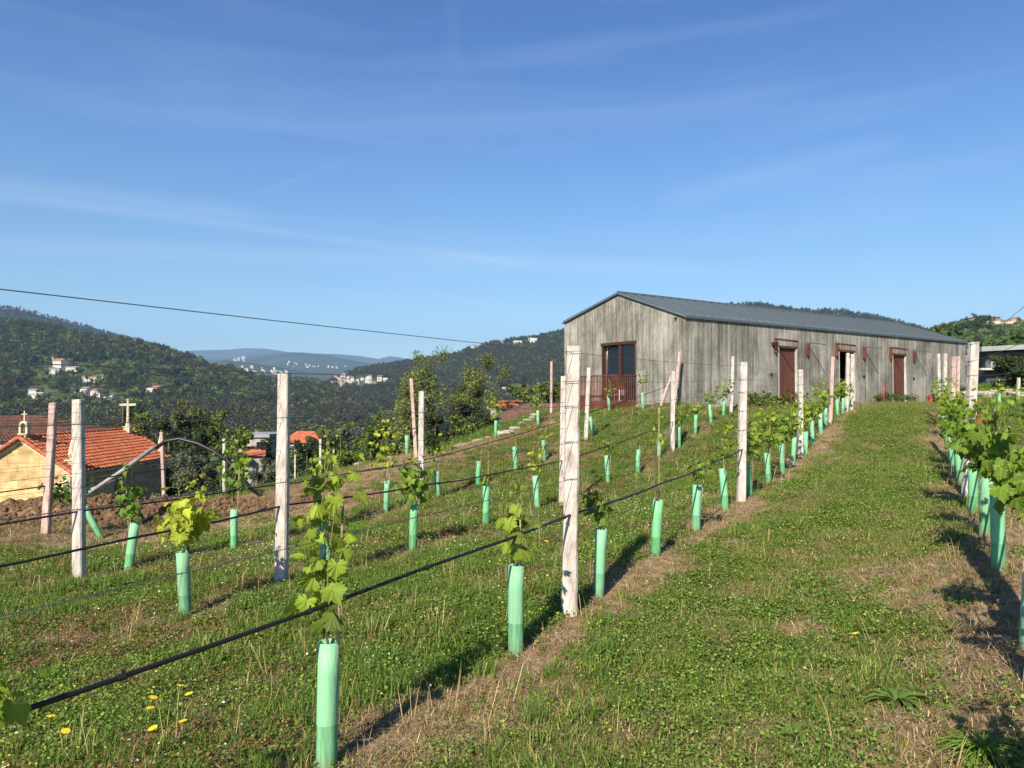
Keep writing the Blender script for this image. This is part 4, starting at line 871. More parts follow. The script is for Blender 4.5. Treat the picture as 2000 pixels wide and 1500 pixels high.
# ragged growth on the terraces and banks farther out
x, y, r = cand(16000, 26, 75, -60, 60); k = (np.abs(x) < 70); cc = x - SL*y; k = ~((cc > -14) & (cc < 1.2) & (y < 34)); x, y, r = x[k], y[k], r[k]
scatter('rough_grass', np.stack([x, y, ground_z(x, y)], 1), np.stack([x*0, x*0, g.uniform(0, 6.28, len(x))], 1), g.uniform(2.2, 5.5, len(x)), P_tall[0], 'rough grass on the banks round the vineyard', 'grass')

def ground_hit(u, v):
    lo = 1.2
    for k in range(4000):
        y = lo * 1.002**k; p = at(u, v, y)
        if p.z <= gz(p.x, p.y): return p
    return at(u, v, 10)
# yellow daisies one can count
def flower_mesh(seed):
    m = MB(); g_ = random.Random(seed); h = g_.uniform(.09, .14); m.tube([(0,0,-.01),(.006,.004,h*.6),(.01,0,h)], .0016, 4, False)
    m.mi = 1; c = Vector((.01, 0, h)); n_ = 13
    m.tube([c - Vector((0,0,.002)), c + Vector((0,0,.004))], .005, 8)
    for i in range(n_):
        a = 2*math.pi*i/n_; d = Vector((math.cos(a), math.sin(a), .15)); s = Vector((-math.sin(a), math.cos(a), 0)); m.add([c+d*.004-s*.0015, c+d*.004+s*.0015, c+d*.016+s*.0035, c+d*.019, c+d*.016-s*.0030], [(0,1,2,3,4)])
    me = bpy.data.meshes.new('yellow_daisy'); me.from_pydata([tuple(q) for q in m.v], [], m.f); me.materials.append(mat_shoot); me.materials.append(M_daisy); me.polygons.foreach_set('material_index', m.m); return me
M_daisy = mat('yellow_petal', (0.78, 0.52, 0.02), .6)
FM = [flower_mesh(i) for i in range(3)]
for i, (u, v, lab) in enumerate([(276,1412,'leftmost of the cluster'),(292,1424,'just right and below the leftmost of the cluster'),(340,1396,'highest of the cluster'),(379,1406,'rightmost of the cluster'),(362,1452,'lower right of the cluster'),(325,1472,'lowest of the cluster'),
      (86,1458,'at the bottom left corner, wide open'),(120,1466,'small, beside the wide open one at bottom left'),(1057,1112,'large, left of the middle foreground post'),(1060,1078,'small, above the large one by the foreground post'),(100,1122,'left of the left granite post'),(127,1124,'close to the left granite post'),(1686,1284,'alone on the mown lane'),(4,1420,'at the very left edge')]):
    p = ground_hit(u, v + 8); o = link('yellow_daisy', FM[i % 3]); o.location = (p.x, p.y, gz(p.x, p.y)); o.rotation_euler = (.15*math.sin(i*3), .3*math.cos(i*5), i*2.1); o.scale = (1.2,)*3
    tag(o, 'yellow daisy, ' + lab, 'flower', 'yellow daisies in the grass')
# broad-leaved weeds and the long grass at the right corner
def weed(u, v, n, L, wd, up, label, seed, col):
    p = ground_hit(u, v); g_ = np.random.default_rng(seed); V = []; Fc = []; C = []
    for i in range(n):
        a = i*2.4 + g_.normal()*.3; l_ = L*g_.uniform(.6, 1.1); e = up*g_.uniform(.5, 1.3); k = len(V); m_ = 6
        for j in range(m_+1):
            t = j/m_; rr = l_*t*math.cos(e*(1-t*.7)); zz = l_*t*math.sin(e*(1-t*.9)) + .004; w_ = wd*math.sin(math.pi*min(1, .12+t*.86))**.8*(1+.25*(-1)**j); c_, s_ = math.cos(a), math.sin(a)
            V += [(rr*c_ - w_/2*s_, rr*s_ + w_/2*c_, zz + .012*w_/.03), (rr*c_, rr*s_, zz), (rr*c_ + w_/2*s_, rr*s_ - w_/2*c_, zz + .012*w_/.03)]
            C += [np.array(col)*np.array([1.7,1.45,1.1])*(1+g_.normal()*.12)]*3
        for j in range(m_): b_ = k + j*3; Fc += [(b_,b_+1,b_+4,b_+3),(b_+1,b_+2,b_+5,b_+4)]
    o = link('leafy_weed', np_mesh('leafy_weed', V, np.array(Fc), [M_grass], None, np.array(C))); o.location = (p.x, p.y, gz(p.x, p.y)); tag(o, label, 'weed'); return o
weed(1752, 1375, 16, .17, .035, .75, 'broad-leaved weed standing on worn ground right of the lane', 1, (.06,.115,.028))
weed(1590, 1330, 14, .14, .026, .35, 'flat weed rosette left of the broad-leaved weed', 2, (.075,.14,.03))
weed(1555, 1440, 18, .15, .022, .4, 'spreading weed rosette lowest in the lane', 3, (.085,.15,.034))
weed(1690, 1440, 10, .07, .018, .5, 'small bright green weed seedling near the bottom edge', 4, (.10,.19,.03))
weed(1450, 1300, 14, .12, .024, .4, 'low weed rosette in the middle of the lane', 5, (.065,.12,.028))
weed(1330, 1165, 14, .12, .02, .7, 'leafy weed beside the fourth guard of the lane row', 6, (.06,.11,.028))
weed(1920, 1490, 60, .22, .007, 1.3, 'tuft of long green grass blades in the bottom right corner', 7, (.09,.17,.03))
weed(1880, 1470, 30, .16, .006, 1.2, 'smaller tuft of grass blades left of the long one in the bottom right corner', 8, (.08,.14,.03))
weed(30, 1330, 16, .13, .025, .5, 'dark leafy weed under the hose at the left edge', 9, (.05,.10,.024))
weed(850, 1010+240, 14, .12, .02, .6, 'leafy weed left of the second guard of the lane row', 10, (.06,.115,.028))

# freshly dug soil heap
def heap(name, x0, x1, y0, y1, fn, label, m_, n=(150, 60)):
    X, Y = np.meshgrid(np.linspace(x0, x1, n[0]), np.linspace(y0, y1, n[1]), indexing='ij'); x, y = X.ravel(), Y.ravel()
    Z = ground_z(x, y) + fn(x, y); I = (np.arange(n[0]-1)[:, None]*n[1] + np.arange(n[1]-1)[None]).ravel()
    o = link(name, np_mesh(name, np.stack([x, y, Z], 1), np.stack([I, I+n[1], I+n[1]+1, I+1], 1), [m_], None, None, True)); tag(o, label, 'soil heap', kind='stuff'); return o
M_soil = mat('dug_soil', rough=1.0); noise_col(M_soil, [(0.065,0.038,0.02),(0.16,0.095,0.05),(0.29,0.185,0.10)], (1,1,1), 5, 9, .3, .68, .8, 18)
def hf(x, y):
    e = np.minimum(sstep(0, .25, (x+12.5)/12.5), sstep(0, .25, (-1.0-x)/11.5)); yc = 13.6 + (x + 8)*.22
    pr_ = np.exp(-((y-yc)/.75)**2); l_ = fbm(x, y, .55, 4, 61); l2 = np.abs(fbm(x, y, .22, 3, 62)-.5)*2
    amp = np.interp(x, [-12.5,-6.8,-5.4,-4.0,-1.2], [.46,.44,.18,.07,.02])
    return e*pr_*amp*(.45 + .9*l_) + pr_*(l2-.3)*.16 - .10*(1-pr_)
heap('soil_heap', -13, -1.2, 11.4, 16.8, hf, 'lumpy heap of freshly dug brown earth in front of the chapel', M_soil, (340, 150))
gg = np.random.default_rng(77)
cv = MB(); cv.lathe([(0.001,-.6),(.6,-.3),(.75,.1),(.4,.55),(.001,.65)], 6); clod = np.array(cv.v); clod += gg.normal(size=clod.shape)*.12
P_clod = proto('clod', np_mesh('clod', clod, np.array(cv.f), [M_soil]))
x = gg.uniform(-13, -4.0, 6500); y = 13.6 + (x+8)*.22 + gg.normal(size=6500)*.75; z = ground_z(x, y) + hf(x, y)
scatter('soil_clods', np.stack([x, y, z], 1), gg.uniform(0, 6.28, (6500, 3)), gg.uniform(.10, .30, 6500)**2.0, P_clod, 'loose clods of earth strewn over the soil heap', 'clods')
# dry stone edge of the upper plot
def stones(pts, per, s0, s1, label, m_, seed, rows=2):
    g_ = random.Random(seed); m = MB()
    for (a, b) in zip(pts[:-1], pts[1:]):
        a, b = Vector(a), Vector(b); L_ = (b-a).length; n_ = int(L_*per)
        for i in range(n_):
            for rr in range(rows):
                t = (i + g_.uniform(-.3,.3))/n_; c = a.lerp(b, t); s = g_.uniform(s0, s1); z = gz(c.x, c.y) + rr*s0*1.1
                k = len(m.v); m.lathe([(0.001,-.5),(.8,-.42),(1,.05),(.75,.42),(.001,.5)], 6)
                ca, sa_ = math.cos(g_.uniform(0,6)), math.sin(g_.uniform(0,6))
                for q in range(k, len(m.v)):
                    vx, vy, vz = m.v[q]; vx *= s*g_.uniform(.9,1.1); vy *= s*.7; vz *= s*.75*g_.uniform(.9,1.1); m.v[q] = (c.x + vx*ca - vy*sa_, c.y + vx*sa_ + vy*ca, z + vz + s*.15)
    o = m.build('stone_wall', m_); tag(o, label, 'stone wall'); return o
e1 = [at(705,915,19.5), at(790,885,20.8), at(860,862,22.3), at(960,838,25.0), at(1040,822,27.0), at(1092,812,29.0)]
stones([(q.x, q.y, 0) for q in e1], 3.2, .15, .28, 'low line of pale rough stones along the far edge of the vineyard', M_rubble, 3, 1)

# ------------------------------------------------------------------ concrete building
B0 = gz(BO.x, BO.y); BZ = -0.20
bld = empty('concrete_building', (BO.x, BO.y, BZ), math.atan2(BD.y, BD.x))
tag(bld, 'long low board-marked concrete building with grey metal roof and three rust-red doorways', 'building')
Lb, Wb = 20.8, 6.8; HR, HL, HA = 3.09, 3.42, 4.26       # right eave, left eave, ridge above the base
def poly_wall(m, outer, holes, to3, th):
    """rectangular-gridded wall with openings: outer is list of columns; built from boxes"""
    pass
wall = MB(); T = .28
# side wall (local y = 0..T) with three doorways
doors = [(5.28, 6.5), (9.43, 10.65), (13.73, 14.93)]; DH = 2.26
def quadwall(m, x0, x1, z0, z1): m.box(x0, x1, 0, T, z0, z1)
xs = 0
for (a, b_) in doors: quadwall(wall, xs, a, -.4, HR); quadwall(wall, a, b_, DH, HR); xs = b_
quadwall(wall, xs, Lb, -.4, HR)
wall.box(0, Lb, Wb-T, Wb, -1.2, HL); 
WX0, WX1, WZ0, WZ1 = 2.48, 4.40, .16, 2.40
def gable(m, x0, x1, hole):
    top = lambda y: HR + (HA-HR)*y/(Wb/2) if y < Wb/2 else HA + (HL-HA)*(y-Wb/2)/(Wb/2)
    ys = [T, WX0, Wb/2, WX1, Wb-T] if hole else [T, Wb/2, Wb-T]
    for y0, y1 in zip(ys[:-1], ys[1:]):
        segs = [(-1.2, None)]
        if hole and WX0 <= y0 < WX1: segs = [(-1.2, WZ0), (WZ1, None)]
        for z0, z1 in segs:
            za, zb = (z1, z1) if z1 is not None else (top(y0), top(y1))
            m.add([(x0,y0,z0),(x1,y0,z0),(x1,y1,z0),(x0,y1,z0),(x0,y0,za),(x1,y0,za),(x1,y1,zb),(x0,y1,zb)], [(0,3,2,1),(4,5,6,7),(0,1,5,4),(1,2,6,5),(2,3,7,6),(3,0,4,7)])
gable(wall, 0, T, True); gable(wall, Lb-T, Lb, False)
# little wedges that carry the gable up over the side walls
for x0, x1 in ((0, T), (Lb-T, Lb)):
    for y0, y1, h0, h1 in ((0, T, HR, HR+(HA-HR)*T/(Wb/2)), (Wb-T, Wb, HL+(HA-HL)*T/(Wb/2), HL)):
        b0 = min(h0, h1)
        wall.add([(x0,y0,h0),(x1,y0,h0),(x1,y1,h1),(x0,y1,h1),(x0,y0,b0-.001),(x1,y0,b0-.001),(x1,y1,b0-.001),(x0,y1,b0-.001)], [(0,1,2,3),(7,6,5,4),(4,5,1,0),(6,7,3,2),(5,6,2,1),(7,4,0,3)])
wall.build('wall', M_conc, bld)
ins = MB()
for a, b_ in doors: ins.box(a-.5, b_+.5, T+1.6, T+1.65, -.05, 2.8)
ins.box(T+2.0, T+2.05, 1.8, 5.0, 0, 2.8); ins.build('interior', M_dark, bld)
fl = MB(); fl.box(T, Lb-T, T, Wb-T, -.08, .02); fl.build('floor_slab', M_plinth, bld)
# reveals paler than the wall
rv = MB()
for a, b_ in doors: rv.box(a-.002, a+.045, -.004, T, 0, DH); rv.box(b_-.045, b_+.002, -.004, T, 0, DH)
rv.build('door_reveal', M_plinth, bld)
pl = MB(); pl.box(-.10, Lb+.05, -.42, -.012, -.5, -.015); pl.box(-.10, -.012, -.01, Wb, -1.0, -.03); pl.build('plinth', M_plinth, bld)
# roof slabs with standing seams
def roof_part(name, ya, za, yb, zb, x0, x1):
    m = MB(); th = .07; m.add([(x0,ya,za),(x1,ya,za),(x1,yb,zb),(x0,yb,zb),(x0,ya,za+th),(x1,ya,za+th),(x1,yb,zb+th),(x0,yb,zb+th)], [(0,3,2,1),(4,5,6,7),(0,1,5,4),(1,2,6,5),(2,3,7,6),(3,0,4,7)])
    o = m.build(name, M_zinc, bld); s = MB(); x = x0+.02
    while x < x1 - .03:
        s.add([(x,ya,za+th-.002),(x+.03,ya,za+th-.002),(x+.03,yb,zb+th-.002),(x,yb,zb+th-.002),(x,ya,za+th+.045),(x+.03,ya,za+th+.045),(x+.03,yb,zb+th+.045),(x,yb,zb+th+.045)], [(0,3,2,1),(4,5,6,7),(0,1,5,4),(1,2,6,5),(2,3,7,6),(3,0,4,7)]); x += .5
    s.build('roof_seams', M_zincd, o)
slo = (HA-HR)/(Wb/2); slo2 = (HA-HL)/(Wb/2)
roof_part('roof', -.05, HR+.012-.05*slo, Wb/2, HA+.012, -.06, Lb+.05); roof_part('roof', Wb/2, HA+.012, Wb+.05, HL+.012-.05*slo2, -.06, Lb+.05)
rc = MB(); rc.tube([(-.07, Wb/2, HA+.10), (Lb+.06, Wb/2, HA+.10)], .05, 6); rc.build('ridge_cap', M_zincd, bld)
ff = MB(); ff.tube([(-.065,-.06,HR-.02),(-.065,Wb/2,HA+.03),(-.065,Wb+.06,HL)], .032, 4); ff.box(-.06, Lb+.05, -.085, -.052, HR-.05, HR+.04); ff.build('verge_trim', M_zincd, bld)
for i, (a, b_) in enumerate(doors):
    d = MB()
    if i != 1: d.box(a+.05, b_-.05, .10, .15, .03, DH-.02)
    else: d.box(a+.05, a+.10, .13, .13+1.05, .03, DH-.02)
    do = d.build('door', M_door, bld)
    s = MB(); 
    if i != 1: s.box(b_-.052, b_-.03, .085, .10, .03, DH-.02); s.box(a+.40, a+.415, .092, .099, .03, DH-.03); s.build('door_edge', M_black, do)
    h = MB(); 
    if i != 1: h.tube([(b_-.16,.10,1.05),(b_-.16,.05,1.05),(b_-.27,.05,1.05)], .01, 6); h.build('handle', M_black, do)
    f = MB(); f.box(a-.02, b_+.02, -.012, .09, DH-.05, DH+.035); f.build('lintel', M_door, bld)
    # canopy: two hanging fins at the wall, sloping arms and a sheet of clear glass
    ca, cb = a-.27, b_+.62
    k = empty('canopy', (0,0,0)); k.parent = bld; 
    for c_, zz in ((ca, 2.55), (cb, 2.50)):
        m = MB(); m.box(c_-.04, c_+.04, -.13, -.003, zz-.55, zz-.06); m.build('bracket', M_corten, k)
        m = MB(); m.tube([(c_, -.02, zz), (c_+.0, -.86, zz-.14)], .022, 5); m.build('arm', M_corten if c_ == ca else M_zincd, k)
    m = MB(); m.tube([(ca, -.018, 2.56), (b_+.02, -.018, 2.52)], .028, 4); m.build('rail', M_corten, k)
    m = MB(); m.add([(ca,-.03,2.54),(cb,-.03,2.49),(cb,-.86,2.36),(ca,-.86,2.41)], [(0,1,2,3)]); m.build('glass_sheet', M_clear, k)
for a, z_ in ((4.80, 1.15), (11.3, 1.18), (15.55, 1.16)): m = MB(); m.tube([(a,-.004,z_),(a,-.05,z_)], .055, 8); m.build('wall_vent', M_black, bld)
lm = MB(); lm.box(4.83, 4.98, -.22, -.004, 2.28, 2.40); lm.tube([(4.905,-.16,2.28),(4.905,-.16,2.18)], .05, 8); lm.build('wall_lamp', M_black, bld)
hc = MB(); hc.tube([(-.10, .42, HR-.02), (.0, .42, HR-.02)], .035, 8); hc.build('spout', M_black, bld)
# tall gable window, left leaf tilted open
w = empty('window', (0,0,0)); w.parent = bld; fr = MB(); t_ = .055
fr.box(-.02, .12, WX0, WX0+t_, WZ0, WZ1); fr.box(-.02, .12, WX1-t_, WX1, WZ0, WZ1); fr.box(-.03, .12, WX0-.03, WX1+.05, WZ1-.09, WZ1+.02); fr.box(-.02, .12, WX0+t_, WX1-t_, WZ0, WZ0+.08)
ym = WX0 + (WX1-WX0)*.46; fr.box(-.012, .11, ym-.05, ym+.05, WZ0+.08, WZ1-.09); fr.build('frame', M_frame, w)
gl = MB(); gl.box(.06, .07, WX0+t_, ym-.06, WZ0+.08, WZ1-.09); gl.build('pane', M_glass, w)
g2 = MB(); y0, y1 = ym+.10, WX1-t_-.16; g2.add([(.03,y0,WZ0+.12),(.03,y1,WZ0+.12),(.17,y1,WZ1-.14),(.17,y0,WZ1-.14)], [(0,1,2,3)]); g2.build('tilted_pane', M_glass, w)
g3 = MB(); g3.add([(.02,y1,WZ0+.1),(.02,y1+.06,WZ0+.1),(.17,y1+.06,WZ1-.1),(.17,y1,WZ1-.1)], [(0,1,2,3)]); g3.add([(.025,y0-.05,WZ0+.1),(.025,y0,WZ0+.1),(.17,y0,WZ1-.1),(.17,y0-.05,WZ1-.1)], [(0,1,2,3)]); g3.build('sash', M_corten, w)
c_ = MB()
for k in range(7): yy = WX1-t_-.02-.02*k; xx = .20+.03*(k % 2); c_.add([(xx,yy,WZ0+.1),(.20+.03*((k+1) % 2),yy-.02,WZ0+.1),(.20+.03*((k+1) % 2),yy-.02,WZ1-.1),(xx,yy,WZ1-.1)], [(0,1,2,3)])
c_.build('curtain', M_white, w)
# deck with slatted balustrade
dk = empty('deck', (0,0,0)); dk.parent = bld; DX = -.95; Y0, Y1 = 2.44, 5.95; RT = 1.07
m = MB(); m.box(DX+.03, -.012, Y0+.02, Y1-.02, -.02, .05); m.build('decking', M_corten, dk)
m = MB(); n_s = 40
for i in range(n_s+1): y = Y0 + (Y1-Y0)*i/n_s; m.box(DX-.012, DX+.012, y-.013, y+.013, -.02, RT)
for x in np.linspace(DX+.1, -.06, 9): m.box(x-.012, x+.012, Y0-.012, Y0+.012, -.02, RT); m.box(x-.012, x+.012, Y1-.012, Y1+.012, -.02, RT)
m.build('balusters', M_corten, dk)
m = MB(); m.box(DX-.03, DX+.03, Y0-.03, Y1+.03, RT, RT+.035); m.box(DX+.03, -.012, Y0-.03, Y0+.03, RT, RT+.035); m.box(DX+.03, -.012, Y1-.03, Y1+.03, RT, RT+.035); m.build('handrail', M_corten, dk)
m = MB(); n_s = 34
for i in range(n_s): y = Y0 + (Y1-Y0)*i/n_s; m.box(DX-.045, DX-.022, y+.012, y+.088, -.40, .12)
for i in range(9): x = DX + .1*i; m.box(x, x+.085, Y0-.045, Y0-.022, -.40, .12)
m.build('slatted_skirt', M_corten, dk)
# white chair and reddish cushion on the deck; hydrant, pots, rocks
def world_of(a, b_, z=0): q = bpt(a, b_); return Vector((q.x, q.y, BZ+z))
ch = empty('deck_chair', world_of(-.5, 2.85, .05), math.atan2(BD.y, BD.x)); ch.scale = (.75,.75,.8); tag(ch, 'small white chair with a red seat back behind the deck balustrade', 'chair')
m = MB(); m.box(-.2,.2,-.2,.2,.36,.42); m.build('seat', M_white, ch); m = MB(); m.box(-.2,.2,-.2,-.17,.42,.62); m.build('backrest', M_white, ch); m = MB(); m.box(-.2,.2,-.205,-.165,.64,.80); m.build('cushion', M_red, ch)
for sx in (-.17,.17):
    for sy in (-.17,.17): m = MB(); m.box(sx-.02, sx+.02, sy-.02, sy+.02, 0, .36); m.build('leg', M_white, ch)
p = world_of(11.55, -.75); hy = empty('standpipe', (p.x, p.y, gz(p.x, p.y)), .6); tag(hy, 'small red standpipe with curved spout in front of the concrete wall', 'standpipe')
m = MB(); m.tube([(0,0,-.05),(0,0,.52),(.03,0,.66),(.10,0,.72),(.18,0,.70)], [.035,.03,.032,.03,.026], 8); m.build('pipe', M_red, hy, smooth=True)
m = MB(); m.tube([(0,-.05,.5),(0,.05,.5)], .028, 8); m.tube([(.18,0,.70),(.20,0,.66)], .03, 8); m.build('tap', M_red, hy); m = MB(); m.lathe([(.001,0),(.07,0),(.07,.03),(.03,.05),(.001,.05)], 10); m.build('base', M_red, hy)
def flowerpot(a, b_, lab, seed):
    p = world_of(a, b_); z = gz(p.x, p.y); r_ = empty('flower_pot', (p.x, p.y, z)); tag(r_, lab, 'flower pot', 'red flower pots by the wall')
    m = MB(); m.lathe([(.001,0),(.09,0),(.13,.20),(.14,.20),(.14,.23),(.11,.23),(.10,.19),(.001,.19)], 14); m.build('pot', M_red, r_, smooth=False)
    v, f, c = small_leaves(90, .20, .26, .05, [(.06,.12,.03),(.10,.18,.03),(.45,.05,.04),(.5,.32,.05)], .2, seed); v[:, 2] += .16; link('plant', np_mesh('plant', v, f, [M_leaf], None, c), r_)
flowerpot(15.6, -.75, 'left one of two red flower pots at the far end of the concrete wall', 1); flowerpot(16.2, -.72, 'right one of two red flower pots at the far end of the concrete wall', 2)
def shrub(p, rx, ry, h, n_, lab, seed, base, size=.05, cat='shrub', name='shrub', group=None, stems=True, parts=True):
    g_ = np.random.default_rng(seed); z = gz(p[0], p[1]); r_ = empty(name, (p[0], p[1], z)); tag(r_, lab, cat, group)
    nb = 9; cs = np.stack([g_.uniform(-.7,.7,nb)*rx, g_.uniform(-.7,.7,nb)*ry, g_.uniform(.3,.8,nb)*h], 1); k = g_.integers(0, nb, n_); d = g_.normal(size=(n_,3)); d /= np.linalg.norm(d, axis=1, keepdims=True)
    P = cs[k] + d*(g_.uniform(.2,1,n_)**.5)[:,None]*np.array([rx*.45, ry*.45, h*.34]); P[:,2] = np.abs(P[:,2])
    N_ = d + g_.normal(size=(n_,3))*.6 + np.array([0,0,.4]); cb = np.array(base); ci = g_.integers(0, len(cb), n_); blob = 1 + g_.normal(size=nb)*.18
    c = cb[ci]*(blob[k])[:,None]*np.clip(1+g_.normal(size=(n_,1))*.25, .45, 1.9)
    v, f, cc = stamp(CLUMP_V, CLUMP_F, P, rotmats(N_, g_.uniform(0,6.28,n_)), size*g_.uniform(.5,1.4,n_), c); link('foliage', np_mesh('foliage', v, f, [M_leaf], None, cc), r_)
    m = MB()
    for j in range(nb): q = cs[j]; m.tube([(q[0]*.1,q[1]*.1,-.05),(q[0]*.5,q[1]*.5,q[2]*.5),tuple(q)], [.012*size/.05,.008*size/.05,.004*size/.05], 4, False)
    m.build('stems', M_bark, r_); return r_
GB = [(.05,.09,.02),(.08,.13,.028),(.11,.15,.03)]
p = world_of(12.9, -.55); shrub((p.x, p.y), .95, .35, .42, 900, 'low spreading green shrub under the third doorway', 31, GB, .05)
p = world_of(2.7, -.9); shrub((p.x, p.y), .7, .4, .5, 600, 'leafy green bush at the foot of the side wall near the corner', 32, GB+[(.13,.17,.03)], .07)
p = world_of(4.6, -.8); shrub((p.x, p.y), .75, .4, .5, 600, 'brownish-green bush left of the first doorway', 33, [(.09,.08,.03),(.08,.12,.03),(.14,.09,.04)], .06)
p = world_of(7.9, -.5); shrub((p.x, p.y), .3, .2, .28, 160, 'small dry plant right of the first doorway', 34, [(.14,.10,.05),(.08,.10,.03)], .05)
p = world_of(17.0, -.7); shrub((p.x, p.y), .35, .3, .45, 220, 'small green bush beside the flower pots', 35, GB, .05)
p = world_of(-1.4, 2.3); shrub((p.x, p.y), .35, .25, .32, 160, 'dry reddish plant at the foot of the deck skirt', 36, [(.14,.09,.05),(.08,.10,.03)], .04)
st_ = MB(); g_ = random.Random(4)
for i in range(26):
    a = -1.25 - g_.uniform(0, .5); b_ = 1.2 + i*.2; p = world_of(a, b_); s = g_.uniform(.10, .2); z = gz(p.x, p.y); k = len(st_.v); st_.lathe([(0.001,-.6),(.8,-.4),(1,.05),(.7,.45),(.001,.55)], 6)
    for q in range(k, len(st_.v)): vx, vy, vz = st_.v[q]; st_.v[q] = (p.x+vx*s*g_.uniform(.9,1.2), p.y+vy*s*.8, z+vz*s*.7)
tag(st_.build('rock_edging', M_rubble), 'pale rough rocks edging the ground under the deck', 'rocks')

# ------------------------------------------------------------------ chapel
def tiled_roof(m_parent, corners, nrows, ncols, material, name='roof', wave=.05):
    """barrel-tile roof plane: corners eave0, eave1, ridge1, ridge0 (Vectors), as a rippled sheet with stepped courses"""
    e0, e1, r1, r0 = corners; nrm = (e1-e0).cross(r0-e0).normalized()
    V = []; per = 6; nc = ncols*per
    for j in range(nrows+1):
        for st in ((0,) if j == 0 else ((1,) if j == nrows else (1, 0))):
            t = j/nrows
            for i in range(nc+1):
                s = i/nc; p = (e0.lerp(e1, s)).lerp(r0.lerp(r1, s), t); hgt = wave*abs(math.sin(math.pi*s*ncols)) + (.06 if st == 0 else 0.0)
                V.append(tuple(p + nrm*hgt))
    rows = len(V)//(nc+1); I = (np.arange(rows-1)[:, None]*(nc+1) + np.arange(nc)[None]).ravel()
    me = np_mesh(name, V, np.stack([I, I+1, I+nc+2, I+nc+1], 1), [material], None, None, False)
    o = link(name, me, m_parent); return o
CX, CY = at(137, 1000, 40).x, 40.0; CAX = math.radians(-93+90)   # near right corner of the chapel
cz = zat(137, 1010, 40) - .3
chp = empty('chapel', (CX, CY, cz), 0); tag(chp, 'small yellow granite chapel with bright orange tile roof, bellcote and stone pinnacles', 'chapel')
he = zat(137, 921, 40) - cz; Wc = 5.3; Lc = 10.9; hr = zat(43, 858, 40) - cz; 
m = MB()
m.box(-Wc, 0, 0, Lc, -1, he); m.add([(-Wc,0,he),(0,0,he),(-Wc/2,0,hr-.15),(-Wc,Lc,he),(0,Lc,he),(-Wc/2,Lc,hr-.15)], [(0,1,2),(3,5,4),(1,4,5,2),(0,2,5,3)])
m.build('wall', M_stone, chp)
V_ = Vector; ov = .28; k = (hr-he)/(Wc/2)
rf1 = tiled_roof(chp, [V_((ov,-.30,he-ov*k+.08)), V_((ov,Lc+.3,he-ov*k+.08)), V_((-Wc/2,Lc+.3,hr+.08)), V_((-Wc/2,-.30,hr+.08))], 12, 34, M_tile, wave=.085)
rf2 = tiled_roof(chp, [V_((-Wc-ov,Lc+.3,he-ov*k+.08)), V_((-Wc-ov,-.30,he-ov*k+.08)), V_((-Wc/2,-.30,hr+.08)), V_((-Wc/2,Lc+.3,hr+.08))], 12, 34, M_tile, wave=.085)
def barrel(a, b_, n_, r_, mb):
    a, b_ = Vector(a), Vector(b_)
    for i in range(n_): mb.tube([a.lerp(b_, i/n_), a.lerp(b_, (i+1.12)/n_)], [r_*1.12, r_*.9], 8)
m = MB(); barrel((-Wc/2,-.32,hr+.12), (-Wc/2,Lc+.32,hr+.12), 30, .11, m); m.build('ridge_tiles', M_tile, rf1)
for yy in (-.30, Lc+.3):
    m = MB(); barrel((ov,yy,he-ov*k+.14), (-Wc/2,yy,hr+.14), 10, .11, m); barrel((-Wc-ov,yy,he-ov*k+.14), (-Wc/2,yy,hr+.14), 10, .11, m); m.build('verge_tiles', M_tile, rf1)
m = MB()
for sgn, x0, x1 in ((1, ov-.06, -Wc/2), (-1, -Wc-ov+.06, -Wc/2)):
    m.add([(x0,-.16,he-ov*k-.12),(x0,0,he-ov*k-.12),(x1,0,hr-.16),(x1,-.16,hr-.16),(x0,-.16,he-ov*k+.07),(x0,0,he-ov*k+.07),(x1,0,hr+.05),(x1,-.16,hr+.05)], [(0,1,2,3),(4,7,6,5),(0,4,5,1),(1,5,6,2),(2,6,7,3),(3,7,4,0)])
m.box(0.0, .16, 0, Lc, he-.25, he-.12); m.build('cornice', M_carved, chp)
m = MB(); m.box(-.002-.45, .03, -.03, .45, -1, he-.05); m.box(-.45, .03, Lc-.45, Lc+.03, -1, he-.05); m.build('quoins', M_carved, chp)
m = MB(); m.box(-.02, .012, 4.3, 5.3, .3, 1.9); wd = m.build('window', M_pane, chp); m = MB(); m.box(.0,.05,4.2,4.3,.2,2.0); m.box(.0,.05,5.3,5.4,.2,2.0); m.box(.0,.06,4.3,5.3,1.9,2.02); m.box(.0,.06,4.3,5.3,.2,.3); m.build('surround', M_carved, wd)
def scaled(m, f, ox, oy, oz): m.v = [(ox+(x-ox)*f, oy+(y-oy)*f, oz+(z-oz)*f) for x, y, z in m.v]
def pinnacle(x, y, z):
    m = MB(); m.box(x-.30, x+.30, y-.30, y+.30, z-.8, z+.42); m.box(x-.38, x+.38, y-.38, y+.38, z+.42, z+.54)
    m.lathe([(.001,z+.54),(.16,z+.54),(.13,z+.66),(.20,z+.74),(.27,z+.90),(.27,z+1.02),(.19,z+1.4),(.08,z+1.95),(.02,z+2.2),(.001,z+2.22)], 8, (x, y)); scaled(m, .70, x, y, z); m.build('pinnacle', M_carved, chp)
pinnacle(-.28, .55, he+.25); pinnacle(-.22, Lc-.2, he+.25); pinnacle(-Wc+.28, .55, he+.25)
bx, by, bz = -Wc/2, .15, hr-.05; fb = .56
bc = MB(); bc.box(bx-.30, bx+.30, by-.28, by+.28, bz-.4, bz+.55); bc.box(bx-.46, bx+.46, by-.36, by+.36, bz+.55, bz+.65)
bc.box(bx-.42, bx-.22, by-.22, by+.22, bz+.65, bz+1.45); bc.box(bx+.22, bx+.42, by-.22, by+.22, bz+.65, bz+1.45)
N_ = 12
